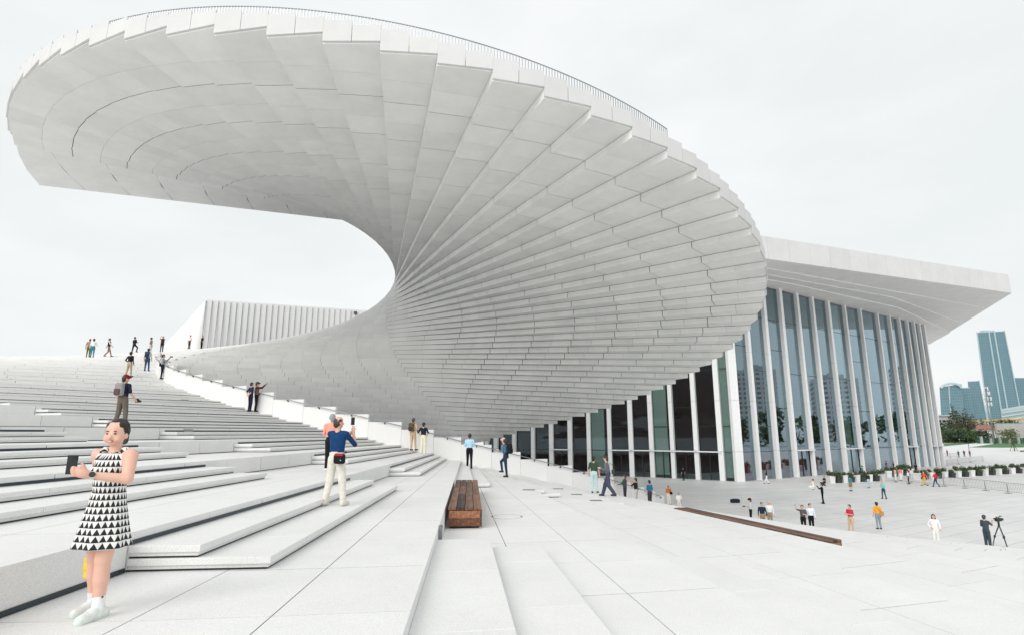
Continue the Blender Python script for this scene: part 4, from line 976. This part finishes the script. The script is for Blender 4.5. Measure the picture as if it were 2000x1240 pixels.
# ================================================================ BENCHES AND SMALL THINGS
def wood(name, c1, c2):
    m = bpy.data.materials.new(name); m.use_nodes = True; t = m.node_tree; b = t.nodes['Principled BSDF']; L = t.links.new
    g = t.nodes.new('ShaderNodeTexCoord'); mp2 = t.nodes.new('ShaderNodeMapping'); mp2.inputs['Scale'].default_value = (9, .8, 9); L(g.outputs['Object'], mp2.inputs['Vector'])
    n = t.nodes.new('ShaderNodeTexNoise'); n.inputs['Scale'].default_value = 2.2; n.inputs['Detail'].default_value = 7; n.inputs['Roughness'].default_value = .7; L(mp2.outputs[0], n.inputs['Vector'])
    at_ = t.nodes.new('ShaderNodeAttribute'); at_.attribute_name = 'tone'; ad = t.nodes.new('ShaderNodeMath'); ad.operation = 'MULTIPLY_ADD'; ad.inputs[1].default_value = .28; ad.inputs[2].default_value = -.14; L(at_.outputs['Fac'], ad.inputs[0])
    a2 = t.nodes.new('ShaderNodeMath'); L(n.outputs['Fac'], a2.inputs[0]); L(ad.outputs[0], a2.inputs[1])
    r = t.nodes.new('ShaderNodeValToRGB'); r.color_ramp.elements[0].position = .36; r.color_ramp.elements[0].color = (*c1, 1); r.color_ramp.elements[1].position = .68; r.color_ramp.elements[1].color = (*c2, 1)
    L(a2.outputs[0], r.inputs[0]); L(r.outputs[0], b.inputs['Base Color']); b.inputs['Roughness'].default_value = .7
    bp = t.nodes.new('ShaderNodeBump'); bp.inputs['Strength'].default_value = .4; bp.inputs['Distance'].default_value = .01; L(n.outputs['Fac'], bp.inputs['Height']); L(bp.outputs[0], b.inputs['Normal'])
    MATS[name] = m; return m
WTOP = wood('weathered_planks', (.032, .026, .025), (.24, .13, .085)); WEND = wood('reddish_planks', (.12, .048, .024), (.46, .20, .10))
def bench(k, s0, s1, label, hs=1.0, Wd=.70):
    zb = (k - 1) * H; p0 = np.array(LP(k, s0)); p1 = np.array(LP(k, s1)); d_ = (p1 - p0); Ln = np.hypot(*d_); d_ /= Ln; n_ = np.array([d_[1], -d_[0]])
    rz = math.atan2(d_[1], d_[0]) - math.pi / 2
    e = empty('wooden_bench', label, 'bench', loc=(p0[0] + n_[0] * .06, p0[1] + n_[1] * .06, zb), rz=rz)
    Ht = .42; e.scale = (1, 1, hs)
    m = MB(); m.box((Wd / 2, Ln / 2, .20), (Wd - .10, Ln - .10, .32), 0); m.build('core', [DARKGAP], e)
    cw = Wd / 4
    for j in range(4):
        cuts = [0] + sorted({round(Ln * f + (.25 if j % 2 else -.15), 2) for f in (.33, .66)}) + [Ln]
        for a, b in zip(cuts[:-1], cuts[1:]):
            m = MB(); m.box((0, 0, 0), (cw - .012, b - a - .012, .05)); m.build('top_plank', [WTOP], e, loc=(cw * (j + .5), (a + b) / 2, Ht - .025 + random.uniform(-.003, .003)))
    for z, hh in ((.275, .155), (.115, .145)):
        m = MB(); m.box((0, 0, 0), (Wd - .06, .03, hh)); m.build('end_plank', [WEND], e, loc=(Wd / 2 - .005, .035, z))
        m = MB(); m.box((0, 0, 0), (Wd - .06, .03, hh)); m.build('end_plank', [WEND], e, loc=(Wd / 2, Ln - .035, z))
        for x in (.035, Wd - .035):
            m = MB(); m.box((0, 0, 0), (.03, Ln - .08, hh)); m.build('side_plank', [WEND], e, loc=(x, Ln / 2, z))
    m = MB(); m.box((Wd - .02, .05, .20), (.05, .05, .34)); m.build('corner_post', [WTOP], e)
    for x in (.08, Wd - .08):
        for y in (.12, Ln - .12):
            m = MB(); m.tube([(x, y, 0), (x, y, .06)], .025, 8); m.build('foot', [DMETAL], e)
bench(0, -42.05, -35.15, 'weathered wooden bench set against the landing edge in the centre')
bench(-3, -41.45, -34.6, 'long wooden bench low on the white steps at right', 1.04, .58)
q = LP(0, -44.4, -.03); m = MB(); m.box((q[0], q[1], -.10), (.06, .22, .20), R_(4)); m.build('edge_bracket', [METAL], label='small grey metal bracket on the landing edge beside the bench', cat='bracket')
q = at(990, 1008, -H); e = empty('manhole_cover', 'round stone manhole cover flush in the tread right of the bench', 'manhole', loc=(q[0], q[1], -H))
m = MB(); n = 40
for j in range(n):
    a0, a1 = 2 * math.pi * j / n, 2 * math.pi * (j + 1) / n; ps = [(r * math.cos(a), r * math.sin(a)) for r, a in ((.36, a0), (.375, a0), (.375, a1), (.36, a1))]; m.prism(ps, -.01, .002, 0, .5)
m.build('ring_joint', [mat('pale_joint', (.5, .5, .5), .8)], e)
for sx in (-1, 1): m = MB(); m.box((sx * .34, 0, .004), (.05, .03, .006)); m.build('lifting_slot', [DMETAL], e)
for j, (px, py) in enumerate(((1033, 956), (1126, 965), (1164, 977), (1090, 954))):
    q = march(px, py); m = MB(); m.box((0, 0, .006), (.42, .22, .012), 0)
    m.build('floor_grate', [METAL], loc=tuple(q), label=('grey floor grate on the steps nearest the bench', 'grey floor grate in the middle of the steps by the parapet', 'grey floor grate on the steps nearest the striding person', 'grey floor grate on the steps closest to the parapet wall')[j], cat='grate')
for (px, py), lb in (((422, 850), 'small grey plate low on the stairs at the middle blocks'), ((368, 786), 'small grey plate on the upper stairs beside the balustrade')):
    q = march(px, py); kq = int(math.floor(q[2] / H + .01)) + 1; u, n_ = uv(kq); s = (q[:2] - AX) @ u; c = LP(kq, s, -.012); m = MB(); m.box((0, 0, 0), (.42, .03, .13), alpha(kq)); m.build('step_plate', [METAL], loc=(c[0], c[1], kq * H - .11), label=lb, cat='plate')
# ---- planters
LEAF = [mat('leaf_a', (.035, .075, .022), .6, noise=.3, nscale=3), mat('leaf_b', (.06, .115, .03), .6, noise=.3, nscale=3), mat('leaf_c', (.10, .12, .045), .7, noise=.3, nscale=3), mat('leaf_brown', (.085, .06, .035), .8, noise=.3, nscale=2), mat('leaf_dark', (.02, .045, .02), .6, noise=.3, nscale=3)]
BARK = mat('bark', (.09, .07, .05), .9, noise=.3, nscale=8)
def leaves(rng, blobs, n, sz, mi=(0, 1)):
    """leaf faces spread over the volume of several blobs"""
    m = MB(); ws = np.array([b[1][0] * b[1][1] * b[1][2] for b in blobs]); ws = ws / ws.sum()
    for b in rng.choice(len(blobs), n, p=ws):
        c, r = blobs[b]; v = rng.normal(size=3); v /= np.linalg.norm(v); p = np.array(c) + v * np.array(r) * rng.uniform(.55, 1.08)
        a = rng.normal(size=3); a /= np.linalg.norm(a); b2 = np.cross(a, v + rng.normal(size=3) * .3); b2 /= np.linalg.norm(b2) + 1e-6; s = sz * rng.uniform(.6, 1.3)
        q = [p + a * s, p + b2 * s * .5, p - a * s, p - b2 * s * .5]; m.poly(q, [[0, 1, 2, 3]], int(rng.choice(mi)))
    return m
rng = np.random.default_rng(5)
shr = []
for v in range(4):
    bl = [((rng.uniform(-.2, .2), rng.uniform(-.2, .2), rng.uniform(.1, .45)), (rng.uniform(.25, .4), rng.uniform(.25, .4), rng.uniform(.2, .35))) for _ in range(6)]
    shr.append(leaves(rng, bl, 420, .085, (0, 1, 1, 4) if v % 2 else (0, 1, 2, 4)).mesh('shrub', LEAF))
POTW = mat('white_pot', (.74, .74, .73), .6, noise=.05, nscale=4); POTG = mat('dark_pot', (.035, .04, .04), .6)
mw = MB(); mw.poly([(x * w, y * w, z) for z, w in ((0, .30), (.82, .36)) for x, y in ((-1, -1), (1, -1), (1, 1), (-1, 1))], [[3, 2, 1, 0], [4, 5, 6, 7], [0, 1, 5, 4], [1, 2, 6, 5], [2, 3, 7, 6], [3, 0, 4, 7]]); mw.box((0, 0, .84), (.76, .76, .06)); potw = mw.mesh('pot', [POTW])
mw = MB(); mw.poly([(x * w, y * w, z) for z, w in ((0, .34), (.62, .42)) for x, y in ((-1, -1), (1, -1), (1, 1), (-1, 1))], [[3, 2, 1, 0], [4, 5, 6, 7], [0, 1, 5, 4], [1, 2, 6, 5], [2, 3, 7, 6], [3, 0, 4, 7]]); mw.box((0, 0, .63), (.88, .88, .05)); potd = mw.mesh('pot', [POTG])
rowA = [(1624 + 12.2 * j, 942.5 - .55 * j) for j in range(9)]
rowB = [(1792 + 13.2 * j, 936 - .85 * j) for j in range(17)]
rowC = [(1735 + 11 * j, 931 - 1.2 * j) for j in range(5)]
ordn = ['first', 'second', 'third', 'fourth', 'fifth', 'sixth', 'seventh', 'eighth', 'ninth', 'tenth', 'eleventh', 'twelfth', 'thirteenth', 'fourteenth', 'fifteenth', 'sixteenth', 'seventeenth']
for row, where in ((rowA, 'in the row before the doors'), (rowB, 'in the row right of the hall corner'), (rowC, 'in the short row close to the hall')):
    for j, (px, py) in enumerate(row):
        q = at(px, py, GZ); w = j % 2 == 0
        e = empty('planter', '%s planter, %s from the left %s' % ('white' if w else 'dark', ordn[j], where), 'planter', 'planters along the hall', loc=(q[0], q[1], GZ), rz=rng.uniform(0, .6))
        inst(potw if w else potd, 'pot', (0, 0, 0), parent=e); inst(shr[j % 4], 'shrub', (0, 0, .80 if w else .58), rng.uniform(0, 6), (.82 if w else 1.15) * rng.uniform(.75, 1.35), parent=e)
# ---- crowd barriers
mb1 = MB(); W_ = 2.1
mb1.tube([(0, 0, .15), (0, 0, 1.0), (.06, 0, 1.08), (W_ - .06, 0, 1.08), (W_, 0, 1.0), (W_, 0, .15)], .02, 6); mb1.tube([(0, 0, .2), (W_, 0, .2)], .016, 6); frame = mb1.mesh('barrier_frame', [METAL], True)
mb1 = MB()
for j in range(1, 14): mb1.bar((W_ * j / 14, 0, .2), (W_ * j / 14, 0, 1.07), .013)
bars = mb1.mesh('bars', [METAL]); mb1 = MB(); mb1.bar((0, -.28, .03), (0, .28, .03), .04); mb1.bar((0, 0, .03), (0, 0, .2), .03); foot = mb1.mesh('foot', [METAL])
def barriers(pix, where, grp):
    P_ = [at(x, y, GZ)[:2] for x, y in pix]
    for j, (a, b) in enumerate(zip(P_[:-1], P_[1:])):
        d_ = b - a; L_ = np.hypot(*d_); e = empty('crowd_barrier', 'grey metal crowd barrier, %s from the right %s' % (ordn[len(P_) - 2 - j], where), 'barrier', grp, loc=(a[0], a[1], GZ), rz=math.atan2(d_[1], d_[0]))
        s = (L_ - .08) / W_
        inst(frame, 'barrier_frame', (0, 0, 0), 0, (s, 1, 1), e); b_ = inst(bars, 'bars', (0, 0, 0), 0, (s, 1, 1), e); b_['kind'] = 'stuff'
        inst(foot, 'foot', (.12, 0, 0), parent=e); inst(foot, 'foot', (L_ - .2, 0, 0), parent=e)
barriers([(1722, 940), (1748, 941), (1776, 943), (1809, 946), (1845, 949.5), (1885, 953), (1926, 957.5), (1970, 963), (2018, 969)], 'of the front line on the plaza', 'barriers on the plaza')
barriers([(1843, 893), (1857, 893), (1871, 893)], 'of the far pair beyond the hall corner', 'barriers beyond the hall corner')
barriers([(1850, 909), (1872, 906), (1896, 903), (1921, 900)], 'of the line behind the planters', 'barriers behind the planters')
# ---- far trees, houses and poles
def tree(px, py, Y, hgt, w, kind, label, name='tree', trunk=.25, n=700, group='trees beyond the lawn'):
    q = ry(px, py, Y); e = empty(name, label, 'tree', group, loc=(q[0], q[1], GZ))
    bl = []
    if kind == 'cone':
        for j in range(9): t = j / 8; bl.append(((rng.uniform(-.1, .1) * w, rng.uniform(-.1, .1) * w, hgt * (.22 + .76 * t)), (w * (1 - t * .92) * .55, w * (1 - t * .92) * .55, hgt * .09)))
        mi = (3, 3, 0, 4)
    else:
        for j in range(11): a = rng.uniform(0, 6.28); r = rng.uniform(0, .42) * w; bl.append(((r * math.cos(a), r * math.sin(a), hgt * rng.uniform(.35, .85)), (w * rng.uniform(.2, .34), w * rng.uniform(.2, .34), hgt * rng.uniform(.12, .2))))
        mi = {'green': (0, 1, 1), 'dark': (0, 4, 4), 'light': (1, 2, 2)}[kind]
    lm = leaves(rng, bl, n if kind != 'cone' else 1500, max(w, hgt) * (.024 if kind == 'cone' else .045), mi); lm.build('crown', LEAF, e)
    m = MB(); m.tube([(0, 0, 0), (.02 * hgt, 0, hgt * .4), (0, .02 * hgt, hgt * .85)], [trunk, trunk * .7, trunk * .2], 7)
    for j in range(5):
        a = rng.uniform(0, 6.28); z = hgt * rng.uniform(.35, .6); m.tube([(0, 0, z), (w * .3 * math.cos(a), w * .3 * math.sin(a), z + hgt * .18)], [trunk * .4, trunk * .12], 5)
    m.build('trunk', [BARK], e, smooth=True)
    return e
k_ = 0
for px, Y, h_, w_, kd, lb in ((1868, 420, 28, 13, 'cone', 'tall brown conifer, leftmost of the dark clump'), (1880, 430, 22, 11, 'cone', 'short brown conifer second in the dark clump'), (1893, 425, 24, 12, 'cone', 'brown conifer third in the dark clump'), (1904, 440, 21, 12, 'cone', 'brown conifer at the right of the dark clump'), (1921, 450, 18, 11, 'cone', 'small brown conifer standing apart beside the pole'),
        (1845, 360, 11, 14, 'dark', 'dark green tree next to the hall corner'), (1862, 330, 8, 15, 'dark', 'low dark green tree beyond the first lawn'), (1884, 340, 9, 15, 'green', 'round green tree beyond the path'), (1902, 335, 8, 13, 'green', 'green tree left of the red roofed house'), (1922, 320, 8, 11, 'dark', 'low dark pine before the red roofed house'),
        (1850, 350, 9, 18, 'light', 'pale shrubby tree at the lawn edge'), (1960, 470, 17, 24, 'green', 'broad green tree behind the grey wall'), (1986, 480, 16, 24, 'dark', 'dark tree behind the grey wall'), (2006, 450, 16, 22, 'green', 'green tree at the right edge of the view'), (1940, 470, 12, 18, 'green', 'green tree behind the pole'), (1836, 420, 14, 18, 'dark', 'dark tree mostly behind the hall corner')):
    tree(px, 850, Y, h_, w_, kd, lb)
yt = at(1976, 880, GZ); e = tree(1976, 850, yt[1], 8.5, 7.5, 'light', 'thin young tree held by wooden stakes on the lawn', 'young_tree', .09, 420)
for a in (0, 2.1, 4.2):
    m = MB(); m.tube([(1.1 * math.cos(a), 1.1 * math.sin(a), 0), (.08 * math.cos(a), .08 * math.sin(a), 2.6)], .07, 6); m.build('stake', [BARK], e)
for j in range(13):
    q = np.array((232 + 8 * math.sin(j * 2.3), 8 + j * 15.5)); r = ray(1000, 843)
    e = empty('tree', 'leafy tree mirrored in the hall glass, number %s of the belt from the south' % ordn[j], 'tree', 'tree belt right of the view', loc=(q[0], q[1], GZ)); hgt = rng.uniform(11, 17); w = rng.uniform(11, 15)
    bl = [((rng.uniform(-.4, .4) * w, rng.uniform(-.4, .4) * w, hgt * rng.uniform(.1, .85)), (w * .34, w * .34, hgt * .2)) for _ in range(11)]; leaves(rng, bl, 420, 1.3, (0, 4, 1)).build('crown', LEAF, e)
    m = MB(); m.tube([(0, 0, 0), (0, 0, hgt * .7)], [.3, .1], 7); m.build('trunk', [BARK], e)
# hedge and green fence
for px0, px1, Y, h_, lb in ((1838, 1910, 345, 3.0, 'long dark hedge at the back of the left lawn'), (1908, 1990, 335, 3.2, 'dark hedge in front of the grey wall')):
    a, b = ry(px0, 850, Y), ry(px1, 850, Y); bl = [((a[0] + (b[0] - a[0]) * t, Y + rng.uniform(-1, 1), GZ + h_ * .5), (2.2, 1.4, h_ * .55)) for t in np.linspace(0, 1, 26)]
    leaves(rng, bl, 1400, .5, (0, 4, 1)).build('hedge', LEAF, label=lb, cat='hedge')
GFEN = mat('green_fence', (.02, .10, .06), .6); CONC = mat('concrete', (.42, .42, .41), .8, noise=.12, nscale=.3); ROOFR = mat('red_tiles', (.30, .13, .10), .7, noise=.2, nscale=.8); HWALL = mat('house_wall', (.72, .72, .70), .8)
e = empty('site_fence', 'green site fence with pale posts along the far lawn', 'fence', loc=(0, 0, 0))
for j in range(14):
    a, b = ry(1905 + j * 9, 850, 318), ry(1905 + (j + 1) * 9, 850, 318); m = MB(); m.box(((a[0] + b[0]) / 2, 318, GZ + 1.5), (b[0] - a[0] - .5, .2, 3.0)); m.build('fence_panel', [GFEN], e)
    if j % 2: m = MB(); m.box((a[0], 317.6, GZ + 1.9), (1.1, 1.0, 3.8)); m.build('post', [CONC], e)
e = empty('small_house', 'white house with red tiled roof beyond the trees', 'house'); a, b = ry(1906, 850, 400), ry(1944, 850, 400); zt = ry(1920, 838, 400)[2]; zr = ry(1920, 829, 400)[2]
m = MB(); m.box(((a[0] + b[0]) / 2, 401.5, (GZ + zt) / 2), (b[0] - a[0], 3, zt - GZ)); m.build('wall', [HWALL], e)
m = MB(); x0, x1 = a[0] - .8, b[0] + .8; m.poly([(x0, 399, zt), (x1, 399, zt), (x1 + 3, 403, zt), (x0 + 3, 403, zt), (x0 + 4, 401.5, zr), (x1 - 2, 401.5, zr)], [[3, 2, 1, 0], [0, 1, 5, 4], [2, 3, 4, 5], [1, 2, 5], [3, 0, 4]]); m.build('roof', [ROOFR], e)
for j in range(4): m = MB(); x = a[0] + (b[0] - a[0]) * (j + .7) / 4.4; m.box((x, 399.9, GZ + 3.2), (1.2, .2, 1.4)); m.build('window', [BLACKF], e)
e = empty('low_building', 'grey low building left of the conifers', 'building'); a, b = ry(1834, 850, 470), ry(1862, 850, 470); zt = ry(1850, 812, 470)[2]; m = MB(); m.box(((a[0] + b[0]) / 2, 475, (GZ + zt) / 2), (b[0] - a[0], 10, zt - GZ)); m.build('wall', [CONC], e); m = MB(); m.box(((a[0] + b[0]) / 2, 474.5, zt + .5), (b[0] - a[0] + 2, 12, 1)); m.build('roof', [GREYB], e)
for j in range(3): m = MB(); m.box((a[0] + (b[0] - a[0]) * (j + .6) / 3.2, 469.9, zt - 4), (2.4, .2, 1.8)); m.build('window', [BLACKF], e)
# elevated road with yellow edge
a, b = ry(1828, 829, 520), ry(2060, 818, 520); e = empty('elevated_road', 'grey elevated road with yellow edge line behind the trees', 'bridge')
m = MB(); m.bar(a, b, 8, 3.2); m.build('deck', [CONC], e); m = MB(); m.bar(a + (0, -4.3, 1.9), b + (0, -4.3, 1.9), .3, .9); m.build('edge_line', [mat('yellow_paint', (.70, .42, .05), .5)], e)
for t in (.1, .3, .5, .7, .9): c = a + (b - a) * t; m = MB(); m.box((c[0], 520, (GZ + c[2]) / 2 - .8), (2, 3, c[2] - GZ - 1.6)); m.build('pier', [CONC], e)
a, b = ry(1952, 850, 430), ry(2060, 850, 430); zt = ry(1970, 826, 430)[2]; m = MB(); m.box(((a[0] + b[0]) / 2, 432, (GZ + zt) / 2), (b[0] - a[0], 2, zt - GZ)); m.build('grey_wall', [CONC], label='plain grey wall behind the young tree at far right', cat='wall')
# telecom mast
pb = at(1943, 866, GZ); e = empty('telecom_mast', 'grey telecom mast with antenna clusters in front of the tall tower', 'mast', loc=(pb[0], pb[1], GZ)); ht = ry(1936, 758, pb[1])[2] - GZ
m = MB(); m.tube([(0, 0, 0), (0, 0, ht)], [.55, .28], 10); m.build('pole', [METAL], e, smooth=True)
for j, (f_, r_, n_) in enumerate(((.70, 1.5, 6), (.80, 1.7, 6), (.90, 1.3, 5), (.985, .9, 3))):
    m = MB()
    m.tube([(r_ * math.cos(t), r_ * math.sin(t), ht * f_) for t in np.linspace(0, 2 * math.pi, 13)], .07, 5); m.bar((-r_, 0, ht * f_), (r_, 0, ht * f_), .1); m.bar((0, -r_, ht * f_), (0, r_, ht * f_), .1); m.build('platform', [METAL], e)
    for t in range(n_): a = 2 * math.pi * t / n_ + j; m = MB(); m.box((r_ * math.cos(a), r_ * math.sin(a), ht * f_ + .3), (.5, .3, 1.9), a); m.build('antenna', [POTW], e)
# lamp posts on the plaza
for px, py, lb in ((1893, 878, 'thin grey lamp post at the lawn corner'),):
    q = at(px, py, GZ); e = empty('lamp_post', lb, 'lamp post', loc=(q[0], q[1], GZ)); m = MB(); m.tube([(0, 0, 0), (0, 0, 7.5)], [.09, .05], 8); m.build('pole', [DMETAL], e); m = MB(); m.box((.4, 0, 7.5), (.9, .25, .1)); m.build('lamp_head', [DMETAL], e)
